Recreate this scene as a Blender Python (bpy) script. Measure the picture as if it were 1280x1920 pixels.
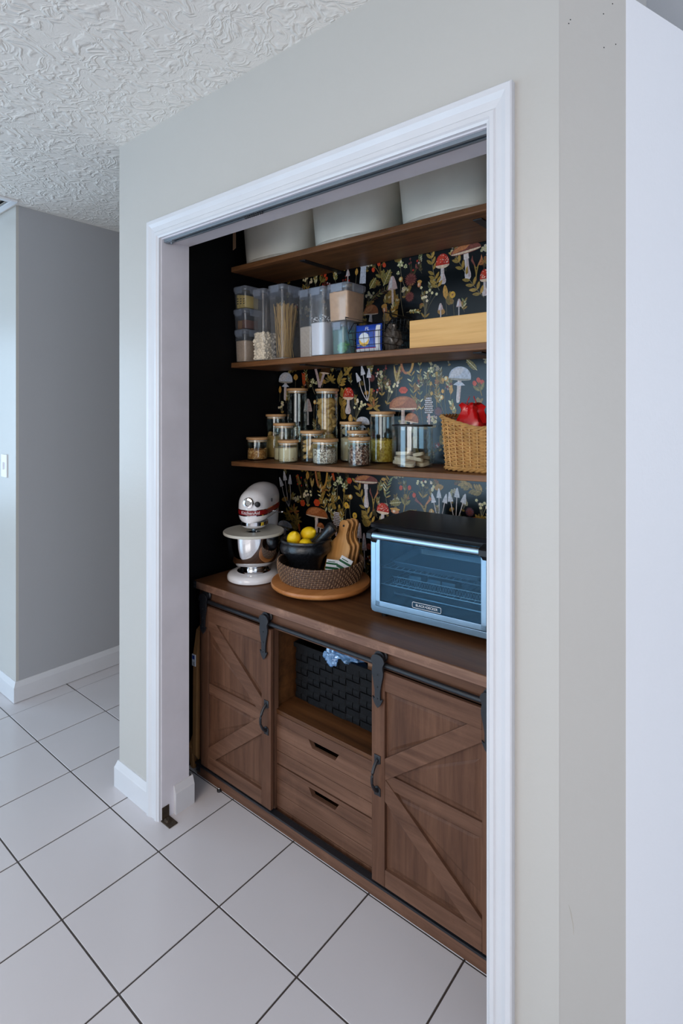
import bpy, bmesh, math, random
from mathutils import Vector, Matrix, noise
random.seed(7)
scene = bpy.context.scene
for o in list(bpy.data.objects): bpy.data.objects.remove(o, do_unlink=True)
COL = scene.collection
PI = math.pi

# ------------------------------------------------------------------ camera
cd = bpy.data.cameras.new('camera')
cd.sensor_fit = 'HORIZONTAL'; cd.sensor_width = 36.0
cd.lens = 36.0 * 1023.5 / 1280.0
cd.shift_x = 0.0; cd.shift_y = -(960.0 - 766.0) / 1280.0
cd.clip_start = 0.02
cam = bpy.data.objects.new('camera', cd); COL.objects.link(cam)
cam.location = (0.0, -1.08, 1.44)
cam.rotation_euler = (PI / 2, 0.0, math.radians(39.2))
scene.camera = cam

# ------------------------------------------------------------------ light
vs = scene.view_settings
vs.view_transform = 'Standard'; vs.look = 'None'; vs.gamma = 1.0; vs.use_curve_mapping = False
vs.exposure = -0.45
world = bpy.data.worlds.new('daylight'); scene.world = world
world.use_nodes = True
bg = world.node_tree.nodes['Background']
bg.inputs[0].default_value = (0.70, 0.84, 1.0, 1); bg.inputs[1].default_value = 1.0
try:
    scene.cycles.transparent_max_bounces = 48
    scene.cycles.max_bounces = 10
    scene.cycles.diffuse_bounces = 6
except Exception:
    pass

def area(name, loc, rot, sx, sy, power, color):
    l = bpy.data.lights.new(name, 'AREA'); l.shape = 'RECTANGLE'; l.size = sx; l.size_y = sy
    l.energy = power; l.color = color
    o = bpy.data.objects.new(name, l); COL.objects.link(o)
    o.location = loc; o.rotation_euler = rot
    return o
# daylight in the openings of the room: glass door behind the camera, window on each side, plus two added fill windows
area('daylight_glass_door', (-3.3, -4.27, 1.08), (PI / 2, 0, 0), 3.0, 2.1, 110, (0.46, 0.74, 1.0))
area('daylight_window_east', (3.27, -1.9, 1.3), (PI / 2, 0, PI / 2), 2.4, 1.7, 36, (0.68, 0.83, 1.0))
area('side_room_fill_light', (3.27, 1.6, 1.4), (PI / 2, 0, PI / 2), 1.5, 1.4, 19, (0.60, 0.80, 1.0))  # unseen window light added to brighten the side-room ceiling
area('daylight_window_west', (-5.97, -2.0, 1.35), (PI / 2, 0, -PI / 2), 2.2, 1.7, 66, (0.50, 0.74, 1.0))
area('ceiling_lamp_light', (-0.9, -2.3, 2.40), (0, 0, 0), 1.3, 0.7, 34, (1.0, 0.84, 0.72))
area('closet_fill_light', (0.3, -4.27, 1.5), (PI / 2, 0, 0), 2.2, 1.2, 70, (1.0, 0.95, 0.90))  # unseen rear window light added to brighten the closet interior

# ------------------------------------------------------------------ helpers
def srgb(r, g, b):
    f = lambda c: (c / 255 / 12.92) if c <= 10 else ((c / 255 + 0.055) / 1.055) ** 2.4
    return (f(r), f(g), f(b), 1.0)

def link(o, parent=None):
    COL.objects.link(o)
    if parent is not None: o.parent = parent
    return o

def obj(name, bm, mat, parent=None, smooth=None, kind=None, label=None):
    me = bpy.data.meshes.new(name)
    bmesh.ops.recalc_face_normals(bm, faces=bm.faces[:]) if smooth != 'flat2d' else None
    bm.to_mesh(me); bm.free()
    for m in (mat if isinstance(mat, (list, tuple)) else [mat]): me.materials.append(m)
    if smooth and smooth != 'flat2d':
        me.shade_smooth(); me.set_sharp_from_angle(angle=math.radians(smooth))
    o = bpy.data.objects.new(name, me); link(o, parent)
    if kind: o['kind'] = kind
    if label: o['label'] = label
    return o

def root(name, label, cat, loc=(0, 0, 0), rz=0.0, group=None):
    o = bpy.data.objects.new(name, None); link(o)
    o.empty_display_size = 0.05
    o.location = loc; o.rotation_euler = (0, 0, rz)
    o['label'] = label; o['category'] = cat
    if group: o['group'] = group
    return o

def tag(o, label, cat, group=None):
    o['label'] = label; o['category'] = cat
    if group: o['group'] = group
    return o

def struct(name, bm, mat, parent=None, smooth=None, label=None):
    o = obj(name, bm, mat, parent, smooth)
    if parent is None: o['kind'] = 'structure'
    if label: o['label'] = label
    return o

def B(): return bmesh.new()

def box(bm, x0, x1, y0, y1, z0, z1, bev=0.0, mi=0, seg=2, M=None):
    r = bmesh.ops.create_cube(bm, size=1.0)
    vv = r['verts']
    for v in vv:
        v.co = Vector(((x0 + x1) / 2 + v.co.x * (x1 - x0), (y0 + y1) / 2 + v.co.y * (y1 - y0), (z0 + z1) / 2 + v.co.z * (z1 - z0)))
    fs = set(f for v in vv for f in v.link_faces)
    for f in fs: f.material_index = mi
    if bev > 0:
        es = list(set(e for v in vv for e in v.link_edges))
        rr = bmesh.ops.bevel(bm, geom=es, offset=bev, segments=seg, affect='EDGES', profile=0.5, material=mi)
        vv = list(set(v for f in rr['faces'] for v in f.verts) | set(v for v in vv if v.is_valid))
    if M is not None:
        for v in vv:
            if v.is_valid: v.co = M @ v.co
    return vv

def lathe(bm, prof, seg=40, c=(0, 0, 0), mi=0, M=None, closed=False, mis=None, sx=1.0, sy=1.0):
    rings = []
    for (r, z) in prof:
        if r < 1e-6:
            rings.append([bm.verts.new((c[0], c[1], c[2] + z))])
        else:
            rings.append([bm.verts.new((c[0] + sx * r * math.cos(2 * PI * k / seg), c[1] + sy * r * math.sin(2 * PI * k / seg), c[2] + z)) for k in range(seg)])
    if M is not None:
        for rg in rings:
            for v in rg: v.co = M @ v.co
    n = len(rings)
    for i in range(n if closed else n - 1):
        a, b = rings[i], rings[(i + 1) % n]
        m = mis[i] if mis else mi
        for k in range(seg):
            k2 = (k + 1) % seg
            if len(a) == 1 and len(b) == 1: continue
            if len(a) == 1: f = bm.faces.new((a[0], b[k], b[k2]))
            elif len(b) == 1: f = bm.faces.new((a[k], b[0], a[k2]))
            else: f = bm.faces.new((a[k], a[k2], b[k2], b[k]))
            f.material_index = m
    return rings

def tube(bm, pts, r, seg=8, closed=False, mi=0, cap=True):
    pts = [Vector(p) for p in pts]
    n = len(pts); rings = []
    up = Vector((0.0123, 0.031, 1.0)).normalized()
    for i, p in enumerate(pts):
        if closed: t = pts[(i + 1) % n] - pts[i - 1]
        else: t = pts[min(i + 1, n - 1)] - pts[max(i - 1, 0)]
        if t.length < 1e-9: t = Vector((0, 0, 1))
        t.normalize()
        u = up if abs(t.dot(up)) < 0.95 else Vector((1, 0.02, 0.01)).normalized()
        a = t.cross(u).normalized(); b = t.cross(a).normalized()
        rr = r[i] if isinstance(r, (list, tuple)) else r
        rings.append([bm.verts.new(p + a * rr * math.cos(2 * PI * k / seg) + b * rr * math.sin(2 * PI * k / seg)) for k in range(seg)])
    for i in range(n if closed else n - 1):
        A, Bq = rings[i], rings[(i + 1) % n]
        for k in range(seg):
            f = bm.faces.new((A[k], A[(k + 1) % seg], Bq[(k + 1) % seg], Bq[k])); f.material_index = mi
    if cap and not closed:
        for rg in (rings[0], rings[-1]):
            f = bm.faces.new(rg); f.material_index = mi

def prism(bm, pts, h0, h1, plane='xz', mi=0, M=None, bev=0.0):
    """extrude a 2D outline; plane 'xz' extrudes along y, 'xy' along z"""
    mk = (lambda a, b, h: Vector((a, h, b))) if plane == 'xz' else ((lambda a, b, h: Vector((a, b, h))) if plane == 'xy' else (lambda a, b, h: Vector((h, a, b))))
    lo = [bm.verts.new(mk(a, b, h0)) for a, b in pts]; hi = [bm.verts.new(mk(a, b, h1)) for a, b in pts]
    fs = [bm.faces.new(lo), bm.faces.new(hi)]
    n = len(pts)
    for k in range(n): fs.append(bm.faces.new((lo[k], lo[(k + 1) % n], hi[(k + 1) % n], hi[k])))
    for f in fs: f.material_index = mi
    vv = lo + hi
    if bev > 0:
        es = list(set(list(fs[0].edges) + list(fs[1].edges)))
        rr = bmesh.ops.bevel(bm, geom=es, offset=bev, segments=2, affect='EDGES', profile=0.5, material=mi)
        vv = list(set(v for f in rr['faces'] for v in f.verts) | set(v for v in vv if v.is_valid))
    if M is not None:
        for v in vv:
            if v.is_valid: v.co = M @ v.co
    return vv

def loft(bm, rings, mi=0, cap=True):
    vr = [[bm.verts.new(p) for p in r] for r in rings]
    n = len(vr[0])
    for i in range(len(vr) - 1):
        for k in range(n):
            f = bm.faces.new((vr[i][k], vr[i][(k + 1) % n], vr[i + 1][(k + 1) % n], vr[i + 1][k])); f.material_index = mi
    if cap:
        for r in (vr[0], vr[-1]):
            f = bm.faces.new(r); f.material_index = mi

def blob(bm, c, rx, ry, rz, sub=2, mi=0, amp=0.0, fr=10.0, M=None, seed=0.0):
    r = bmesh.ops.create_icosphere(bm, subdivisions=sub, radius=1.0)
    for v in r['verts']:
        d = 1.0 + (amp * noise.noise(Vector((v.co.x * fr + seed, v.co.y * fr, v.co.z * fr))) if amp else 0.0)
        p = Vector((v.co.x * rx * d, v.co.y * ry * d, v.co.z * rz * d))
        if M is not None: p = M @ p
        v.co = p + Vector(c)
    for f in set(f for v in r['verts'] for f in v.link_faces): f.material_index = mi
    return r['verts']

def copy_obj(o, parent=None, loc=None, name=None):
    c = o.copy(); COL.objects.link(c)
    if parent is not None: c.parent = parent
    if loc is not None: c.location = loc
    if name: c.name = name
    return c

def text2d(body, size):
    cu = bpy.data.curves.new('t', 'FONT'); cu.body = body; cu.size = size; cu.align_x = 'CENTER'; cu.align_y = 'CENTER'
    cu.resolution_u = 3
    o = bpy.data.objects.new('t', cu); COL.objects.link(o)
    dg = bpy.context.evaluated_depsgraph_get(); ev = o.evaluated_get(dg); me = ev.to_mesh()
    v = [(p.co.x, p.co.y) for p in me.vertices]; f = [tuple(p.vertices) for p in me.polygons]
    ev.to_mesh_clear(); bpy.data.objects.remove(o, do_unlink=True); bpy.data.curves.remove(cu)
    return v, f

def put_text(bm, body, size, fn, mi=0, bold=1.0, sx=1.0):
    v, f = text2d(body, size)
    vv = [bm.verts.new(fn(a * sx, b)) for a, b in v]
    for q in f:
        try: fc = bm.faces.new([vv[i] for i in q]); fc.material_index = mi
        except ValueError: pass

# ------------------------------------------------------------------ materials
def nt(name):
    m = bpy.data.materials.new(name); m.use_nodes = True
    t = m.node_tree; return m, t, t.nodes['Principled BSDF'], t.nodes, t.links

def plain(name, col, rough=0.5, metal=0.0, spec=0.5, coat=0.0, bump=0.0, bscale=40.0, var=0.0, vscale=6.0, emis=None, aniso=0.0):
    m, t, p, N, L = nt(name)
    p.inputs['Base Color'].default_value = col; p.inputs['Roughness'].default_value = rough
    p.inputs['Metallic'].default_value = metal; p.inputs['Specular IOR Level'].default_value = spec
    p.inputs['Coat Weight'].default_value = coat; p.inputs['Coat Roughness'].default_value = 0.12
    tc = N.new('ShaderNodeTexCoord')
    if var > 0:
        n = N.new('ShaderNodeTexNoise'); n.inputs['Scale'].default_value = vscale; n.inputs['Detail'].default_value = 5
        L.new(tc.outputs['Object'], n.inputs['Vector'])
        h = N.new('ShaderNodeHueSaturation'); h.inputs['Color'].default_value = col
        mr = N.new('ShaderNodeMapRange'); mr.inputs['From Min'].default_value = 0.3; mr.inputs['From Max'].default_value = 0.7
        mr.inputs['To Min'].default_value = 1 - var; mr.inputs['To Max'].default_value = 1 + var
        L.new(n.outputs['Fac'], mr.inputs['Value']); L.new(mr.outputs['Result'], h.inputs['Value'])
        L.new(h.outputs['Color'], p.inputs['Base Color'])
    if bump > 0:
        n2 = N.new('ShaderNodeTexNoise'); n2.inputs['Scale'].default_value = bscale; n2.inputs['Detail'].default_value = 3
        L.new(tc.outputs['Object'], n2.inputs['Vector'])
        b = N.new('ShaderNodeBump'); b.inputs['Strength'].default_value = bump; b.inputs['Distance'].default_value = 0.003
        L.new(n2.outputs['Fac'], b.inputs['Height']); L.new(b.outputs['Normal'], p.inputs['Normal'])
    return m

def wood(name, dark, mid, light, axis='x', rough=0.5, fine=60.0, bump=0.25, worn=0.0, ring=2.2, spec=0.4):
    m, t, p, N, L = nt(name)
    tc = N.new('ShaderNodeTexCoord'); mp = N.new('ShaderNodeMapping')
    s = {'x': (0.055, 1, 1), 'y': (1, 0.055, 1), 'z': (1, 1, 0.055)}[axis]
    mp.inputs['Scale'].default_value = s
    L.new(tc.outputs['Object'], mp.inputs['Vector'])
    n1 = N.new('ShaderNodeTexNoise'); n1.inputs['Scale'].default_value = fine; n1.inputs['Detail'].default_value = 6; n1.inputs['Roughness'].default_value = 0.65
    n1.inputs['Distortion'].default_value = 0.4
    L.new(mp.outputs['Vector'], n1.inputs['Vector'])
    n2 = N.new('ShaderNodeTexNoise'); n2.inputs['Scale'].default_value = ring * 6; n2.inputs['Detail'].default_value = 3
    L.new(mp.outputs['Vector'], n2.inputs['Vector'])
    mx = N.new('ShaderNodeMath'); mx.operation = 'MULTIPLY_ADD'; mx.inputs[1].default_value = 0.55
    ml = N.new('ShaderNodeMath'); ml.operation = 'MULTIPLY'; ml.inputs[1].default_value = 0.45
    L.new(n2.outputs['Fac'], ml.inputs[0]); L.new(n1.outputs['Fac'], mx.inputs[0]); L.new(ml.outputs[0], mx.inputs[2])
    cr = N.new('ShaderNodeValToRGB'); e = cr.color_ramp.elements
    e[0].position = 0.33; e[0].color = dark; e[1].position = 0.68; e[1].color = light
    q = cr.color_ramp.elements.new(0.5); q.color = mid
    L.new(mx.outputs[0], cr.inputs['Fac'])
    out = cr.outputs['Color']
    if worn > 0:
        n3 = N.new('ShaderNodeTexNoise'); n3.inputs['Scale'].default_value = 9.0; n3.inputs['Detail'].default_value = 8; n3.inputs['Roughness'].default_value = 0.7
        L.new(tc.outputs['Object'], n3.inputs['Vector'])
        r3 = N.new('ShaderNodeMapRange'); r3.inputs['From Min'].default_value = 0.52; r3.inputs['From Max'].default_value = 0.72; r3.inputs['To Max'].default_value = worn
        L.new(n3.outputs['Fac'], r3.inputs['Value'])
        mc = N.new('ShaderNodeMixRGB'); L.new(r3.outputs['Result'], mc.inputs['Fac']); L.new(out, mc.inputs['Color1'])
        mc.inputs['Color2'].default_value = tuple(min(1, c * 1.9) for c in light[:3]) + (1,)
        out = mc.outputs['Color']
    L.new(out, p.inputs['Base Color'])
    p.inputs['Roughness'].default_value = rough; p.inputs['Specular IOR Level'].default_value = spec
    b = N.new('ShaderNodeBump'); b.inputs['Strength'].default_value = bump; b.inputs['Distance'].default_value = 0.0015
    L.new(n1.outputs['Fac'], b.inputs['Height']); L.new(b.outputs['Normal'], p.inputs['Normal'])
    return m

def glass(name, tint=(0.93, 0.96, 0.96, 1), rough=0.02, base=0.03, edge=0.75, haze=0.0, hazecol=(0.8, 0.82, 0.85, 1), gcol=(1, 1, 1, 1)):
    m = bpy.data.materials.new(name); m.use_nodes = True
    t = m.node_tree; N, L = t.nodes, t.links
    N.clear()
    out = N.new('ShaderNodeOutputMaterial'); tr = N.new('ShaderNodeBsdfTransparent'); tr.inputs[0].default_value = tint
    gl = N.new('ShaderNodeBsdfGlossy'); gl.inputs['Roughness'].default_value = rough; gl.inputs['Color'].default_value = gcol
    lw = N.new('ShaderNodeLayerWeight'); lw.inputs['Blend'].default_value = 0.35
    mr = N.new('ShaderNodeMapRange'); mr.inputs['To Min'].default_value = base; mr.inputs['To Max'].default_value = edge
    pw = N.new('ShaderNodeMath'); pw.operation = 'POWER'; pw.inputs[1].default_value = 2.2
    L.new(lw.outputs['Facing'], pw.inputs[0]); L.new(pw.outputs[0], mr.inputs['Value'])
    mx = N.new('ShaderNodeMixShader'); L.new(mr.outputs['Result'], mx.inputs[0])
    src = tr.outputs[0]
    if haze > 0:
        df = N.new('ShaderNodeBsdfDiffuse'); df.inputs[0].default_value = hazecol
        m2 = N.new('ShaderNodeMixShader'); m2.inputs[0].default_value = haze
        L.new(tr.outputs[0], m2.inputs[1]); L.new(df.outputs[0], m2.inputs[2]); src = m2.outputs[0]
    L.new(src, mx.inputs[1]); L.new(gl.outputs[0], mx.inputs[2]); L.new(mx.outputs[0], out.inputs[0])
    return m

MT = {}
MT['wall'] = plain('greige_paint', srgb(186, 182, 176), 0.34, spec=0.45, bump=0.10, bscale=90, var=0.015, vscale=2)
MT['hall_shade'] = plain('shaded_house_paint', srgb(168, 168, 171), 0.5, spec=0.4, bump=0.08, bscale=90)  # same house paint as the other walls, its shade darkened into the colour
MT['white_wall'] = plain('white_wall_paint', srgb(238, 237, 239), 0.4, spec=0.4, bump=0.12, bscale=120)
MT['trim'] = plain('white_trim_paint', srgb(208, 207, 210), 0.3, spec=0.5, bump=0.03, bscale=60, var=0.02, vscale=8)
MT['jamb'] = plain('jamb_paint', srgb(214, 210, 216), 0.35, spec=0.45, bump=0.05, bscale=50, var=0.05, vscale=9)
MT['black_paint'] = plain('black_paint', srgb(7, 7, 9), 0.6, spec=0.2, bump=0.1, bscale=70)
MT['tile'] = plain('white_glazed_tile', srgb(204, 199, 201), 0.22, spec=0.5, bump=0.02, bscale=14, var=0.018, vscale=3.0)
MT['iron'] = plain('black_iron', srgb(26, 27, 32), 0.45, spec=0.5, bump=0.15, bscale=160)
MT['rust'] = plain('rusty_bracket_metal', srgb(62, 50, 38), 0.8, metal=0.3, bump=0.6, bscale=130, var=0.4, vscale=60)
MT['steel'] = plain('brushed_steel', srgb(160, 186, 206), 0.28, metal=1.0, bump=0.03, bscale=200, var=0.06, vscale=20)  # blue of the reflected surroundings is painted into the metal colour
MT['chrome'] = plain('polished_chrome', srgb(225, 226, 228), 0.05, metal=1.0)
MT['wire_steel'] = plain('rack_wire', srgb(232, 236, 240), 0.35, metal=1.0)
MT['alu'] = plain('track_metal', srgb(126, 134, 142), 0.45, metal=0.4)
MT['oven_black'] = plain('oven_black_enamel', srgb(22, 23, 27), 0.35, spec=0.5, bump=0.03, bscale=150)
MT['oven_in'] = plain('oven_cavity_metal', srgb(116, 126, 132), 0.4, metal=0.6, var=0.25, vscale=14)
MT['plastic_black'] = plain('black_plastic', srgb(20, 20, 22), 0.4)
MT['enamel'] = plain('white_enamel', srgb(236, 233, 234), 0.14, spec=0.6, coat=0.4)
MT['ivory'] = plain('grey_ivory_plastic', srgb(196, 192, 180), 0.35, spec=0.5)
MT['red_band'] = plain('dark_red_band', srgb(128, 18, 22), 0.3, spec=0.5)
MT['silver_letter'] = plain('pale_lettering', srgb(232, 232, 234), 0.4)
MT['granite'] = plain('black_granite', srgb(24, 26, 30), 0.28, spec=0.6, bump=0.35, bscale=160, var=0.7, vscale=140)
MT['lemon'] = plain('lemon_peel', srgb(246, 202, 22), 0.42, spec=0.45, bump=0.35, bscale=260, var=0.05, vscale=30)
MT['lemon_tip'] = plain('lemon_tip', srgb(196, 170, 60), 0.6)
MT['cab'] = wood('cabinet_wood', srgb(69, 44, 31), srgb(90, 60, 44), srgb(111, 78, 59), 'z', 0.6, 55, 0.22, worn=0.14, spec=0.25)
MT['cab_h'] = wood('cabinet_wood_horizontal', srgb(74, 48, 35), srgb(97, 67, 51), srgb(118, 85, 67), 'x', 0.6, 55, 0.22, worn=0.16, spec=0.25)
MT['cab_in'] = wood('cabinet_interior_wood', srgb(58, 34, 16), srgb(92, 56, 28), srgb(120, 76, 40), 'x', 0.5, 40, 0.15)
MT['counter'] = wood('counter_wood', srgb(74, 45, 24), srgb(97, 61, 36), srgb(116, 78, 48), 'x', 0.45, 45, 0.18, worn=0.10)
MT['edge'] = wood('worn_counter_edge_wood', srgb(84, 58, 46), srgb(116, 84, 68), srgb(142, 108, 88), 'x', 0.55, 70, 0.3, worn=0.45)
MT['shelf'] = wood('stained_shelf_wood', srgb(76, 48, 27), srgb(116, 76, 45), srgb(154, 106, 68), 'x', 0.5, 50, 0.25, worn=0.10)
MT['bamboo'] = wood('bamboo_wood', srgb(200, 146, 78), srgb(226, 174, 102), srgb(238, 192, 124), 'x', 0.42, 45, 0.05)
MT['lid'] = wood('lid_wood', srgb(178, 134, 88), srgb(204, 160, 112), srgb(218, 178, 132), 'x', 0.5, 60, 0.06)
MT['turntable'] = wood('turntable_wood', srgb(150, 92, 46), srgb(184, 118, 64), srgb(204, 140, 84), 'y', 0.38, 30, 0.06)
MT['board'] = wood('board_wood', srgb(164, 110, 56), srgb(196, 140, 78), srgb(214, 162, 98), 'z', 0.45, 40, 0.06)
MT['tub'] = plain('whitewashed_metal', srgb(236, 232, 219), 0.42, spec=0.4, bump=0.15, bscale=9, var=0.06, vscale=7)
MT['tub_rim'] = plain('cream_tub_rim', srgb(220, 212, 198), 0.45, var=0.10, vscale=30)
MT['wicker'] = plain('honey_wicker', srgb(196, 148, 88), 0.5, bump=0.3, bscale=150, var=0.22, vscale=50)
MT['coil'] = plain('brown_coil', srgb(86, 61, 46), 0.6, bump=0.5, bscale=200, var=0.3, vscale=70)
MT['stitch'] = plain('tan_stitch', srgb(168, 132, 98), 0.55, var=0.15, vscale=60)
MT['strap'] = plain('black_woven_strap', srgb(10, 10, 13), 0.7, spec=0.25, bump=0.3, bscale=220, var=0.15, vscale=40)
MT['glass'] = glass('clear_glass')
MT['can_glass'] = glass('grey_glass', (0.90, 0.94, 0.95, 1), 0.03, 0.05, 0.8)
MT['oven_glass'] = glass('oven_glass', (0.58, 0.72, 0.80, 1), 0.03, 0.055, 0.55, gcol=(0.30, 0.54, 0.74, 1))  # blue glossy colour paints the window's reflection into the glass
MT['poly'] = glass('clear_plastic', (0.95, 0.955, 0.965, 1), 0.14, 0.03, 0.4, 0.045, (0.78, 0.81, 0.85, 1))
MT['poly_teal'] = glass('teal_plastic', (0.74, 0.88, 0.88, 1), 0.16, 0.04, 0.5, 0.14, (0.62, 0.80, 0.80, 1))
MT['poly_lid'] = glass('lid_plastic', (0.80, 0.84, 0.90, 1), 0.2, 0.05, 0.5, 0.22, (0.62, 0.67, 0.76, 1))
MT['wire'] = plain('black_wire', srgb(18, 18, 20), 0.4)
MT['card'] = plain('kraft_cardboard', srgb(158, 112, 66), 0.75, bump=0.15, bscale=60, var=0.08, vscale=12)
MT['hanger_tag'] = plain('tan_tag', srgb(176, 138, 106), 0.7)
MT['sticker'] = plain('white_sticker', srgb(226, 228, 234), 0.5)
MT['sticker_blue'] = plain('blue_print', srgb(40, 62, 140), 0.5)
MT['ink'] = plain('black_ink', srgb(24, 24, 26), 0.6)
MT['switch'] = plain('white_switch_plastic', srgb(232, 232, 236), 0.35)
MT['vent'] = plain('vent_metal', srgb(226, 228, 232), 0.45)
MT['vent_slat'] = plain('vent_slat_metal', srgb(176, 168, 156), 0.5)

def grout_mat():
    m, t, p, N, L = nt('floor_tile_and_grout')
    tc = N.new('ShaderNodeTexCoord'); mp = N.new('ShaderNodeMapping')
    mp.inputs['Location'].default_value = (0.9625 + 0.31 * 20, 0.08 + 0.3055 * 20, 0)
    L.new(tc.outputs['Object'], mp.inputs['Vector'])
    br = N.new('ShaderNodeTexBrick'); br.offset = 0.0; br.inputs['Scale'].default_value = 1.0
    br.inputs['Brick Width'].default_value = 0.31; br.inputs['Row Height'].default_value = 0.3055
    br.inputs['Mortar Size'].default_value = 0.0028; br.inputs['Mortar Smooth'].default_value = 0.0
    br.inputs['Color1'].default_value = srgb(204, 199, 201); br.inputs['Color2'].default_value = srgb(204, 199, 201)
    br.inputs['Mortar'].default_value = srgb(70, 62, 58)
    L.new(mp.outputs['Vector'], br.inputs['Vector']); L.new(br.outputs['Color'], p.inputs['Base Color'])
    p.inputs['Roughness'].default_value = 0.4
    return m
MT['floor'] = grout_mat()

def ceiling_mat():
    m, t, p, N, L = nt('brushed_texture_ceiling')
    p.inputs['Base Color'].default_value = srgb(236, 230, 222); p.inputs['Roughness'].default_value = 0.6
    tc = N.new('ShaderNodeTexCoord')
    n0 = N.new('ShaderNodeTexNoise'); n0.inputs['Scale'].default_value = 7; n0.inputs['Detail'].default_value = 2
    L.new(tc.outputs['Object'], n0.inputs['Vector'])
    sc = N.new('ShaderNodeVectorMath'); sc.operation = 'SCALE'; sc.inputs['Scale'].default_value = 0.22
    L.new(n0.outputs['Color'], sc.inputs[0])
    ad = N.new('ShaderNodeVectorMath'); L.new(tc.outputs['Object'], ad.inputs[0]); L.new(sc.outputs[0], ad.inputs[1])
    n1 = N.new('ShaderNodeTexNoise'); n1.inputs['Scale'].default_value = 24; n1.inputs['Detail'].default_value = 2.0; n1.inputs['Distortion'].default_value = 1.1
    L.new(ad.outputs[0], n1.inputs['Vector'])
    r1 = N.new('ShaderNodeMapRange'); r1.inputs['From Min'].default_value = 0.42; r1.inputs['From Max'].default_value = 0.70
    r1.interpolation_type = 'SMOOTHSTEP'
    L.new(n1.outputs['Fac'], r1.inputs['Value'])
    n2 = N.new('ShaderNodeTexNoise'); n2.inputs['Scale'].default_value = 90; n2.inputs['Detail'].default_value = 2; n2.inputs['Distortion'].default_value = 2.0
    L.new(ad.outputs[0], n2.inputs['Vector'])
    ma = N.new('ShaderNodeMath'); ma.operation = 'MULTIPLY_ADD'; ma.inputs[1].default_value = 0.16
    L.new(n2.outputs['Fac'], ma.inputs[0]); L.new(r1.outputs['Result'], ma.inputs[2])
    b = N.new('ShaderNodeBump'); b.inputs['Strength'].default_value = 0.45; b.inputs['Distance'].default_value = 0.010
    L.new(ma.outputs[0], b.inputs['Height']); L.new(b.outputs['Normal'], p.inputs['Normal'])
    return m
MT['ceiling'] = ceiling_mat()

def print_mat():
    m, t, p, N, L = nt('wallpaper_print')
    a = N.new('ShaderNodeAttribute'); a.attribute_name = 'Col'
    tc = N.new('ShaderNodeTexCoord'); n = N.new('ShaderNodeTexNoise'); n.inputs['Scale'].default_value = 120; n.inputs['Detail'].default_value = 4
    L.new(tc.outputs['Object'], n.inputs['Vector'])
    mr = N.new('ShaderNodeMapRange'); mr.inputs['From Min'].default_value = 0.3; mr.inputs['From Max'].default_value = 0.7
    mr.inputs['To Min'].default_value = 0.7; mr.inputs['To Max'].default_value = 1.2
    L.new(n.outputs['Fac'], mr.inputs['Value'])
    h = N.new('ShaderNodeHueSaturation'); L.new(a.outputs['Color'], h.inputs['Color']); L.new(mr.outputs['Result'], h.inputs['Value'])
    L.new(h.outputs['Color'], p.inputs['Base Color'])
    p.inputs['Roughness'].default_value = 0.25; p.inputs['Specular IOR Level'].default_value = 0.4
    return m
MT['print'] = print_mat()
MT['paper'] = plain('dark_wallpaper_ground', srgb(7, 10, 13), 0.2, spec=0.4, bump=0.015, bscale=300)

def speckle(name, cols, scale=300.0, rough=0.7, bump=0.6):
    m, t, p, N, L = nt(name)
    tc = N.new('ShaderNodeTexCoord'); v = N.new('ShaderNodeTexVoronoi'); v.inputs['Scale'].default_value = scale
    L.new(tc.outputs['Object'], v.inputs['Vector'])
    sp = N.new('ShaderNodeSeparateColor'); L.new(v.outputs['Color'], sp.inputs[0])
    cr = N.new('ShaderNodeValToRGB'); cr.color_ramp.interpolation = 'CONSTANT'
    e = cr.color_ramp.elements; e[0].color = cols[0]; e[0].position = 0; e[1].color = cols[-1]; e[1].position = 1 - 1 / len(cols)
    for i, c in enumerate(cols[1:-1]):
        q = e.new((i + 1) / len(cols)); q.color = c
    L.new(sp.outputs[0], cr.inputs['Fac']); L.new(cr.outputs['Color'], p.inputs['Base Color'])
    p.inputs['Roughness'].default_value = rough
    b = N.new('ShaderNodeBump'); b.inputs['Strength'].default_value = bump; b.inputs['Distance'].default_value = 0.002; b.invert = True
    L.new(v.outputs['Distance'], b.inputs['Height']); L.new(b.outputs['Normal'], p.inputs['Normal'])
    return m
MT['granola'] = speckle('granola', [srgb(206, 150, 84), srgb(184, 122, 58), srgb(222, 176, 112), srgb(160, 104, 52)], 160)
MT['quinoa'] = speckle('mixed_seed', [srgb(222, 208, 190), srgb(238, 228, 212), srgb(92, 70, 56), srgb(206, 186, 160)], 330)
MT['choc'] = speckle('chocolate_flakes', [srgb(96, 58, 44), srgb(74, 42, 32), srgb(150, 108, 88), srgb(206, 180, 160)], 190)
MT['corn'] = speckle('yellow_kernels', [srgb(208, 176, 60), srgb(226, 196, 84), srgb(190, 152, 44)], 170)
MT['powder'] = plain('cream_powder', srgb(226, 208, 170), 0.9, bump=0.2, bscale=200)
MT['white_powder'] = plain('white_flour', srgb(238, 236, 238), 0.9, bump=0.15, bscale=120, var=0.03)
MT['oat_dust'] = plain('pale_grain', srgb(200, 184, 166), 0.9, bump=0.4, bscale=300, var=0.12, vscale=120)
MT['sand_grain'] = plain('beige_grain', srgb(208, 182, 154), 0.9, bump=0.5, bscale=300, var=0.14, vscale=150)
MT['pasta'] = plain('dry_pasta', srgb(206, 166, 98), 0.5, spec=0.4, var=0.10, vscale=40)
MT['spag'] = plain('spaghetti_yellow', srgb(214, 176, 106), 0.45)
MT['popcorn'] = plain('cream_puffs', srgb(248, 236, 214), 0.7, bump=0.4, bscale=120, var=0.06, vscale=60)
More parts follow.
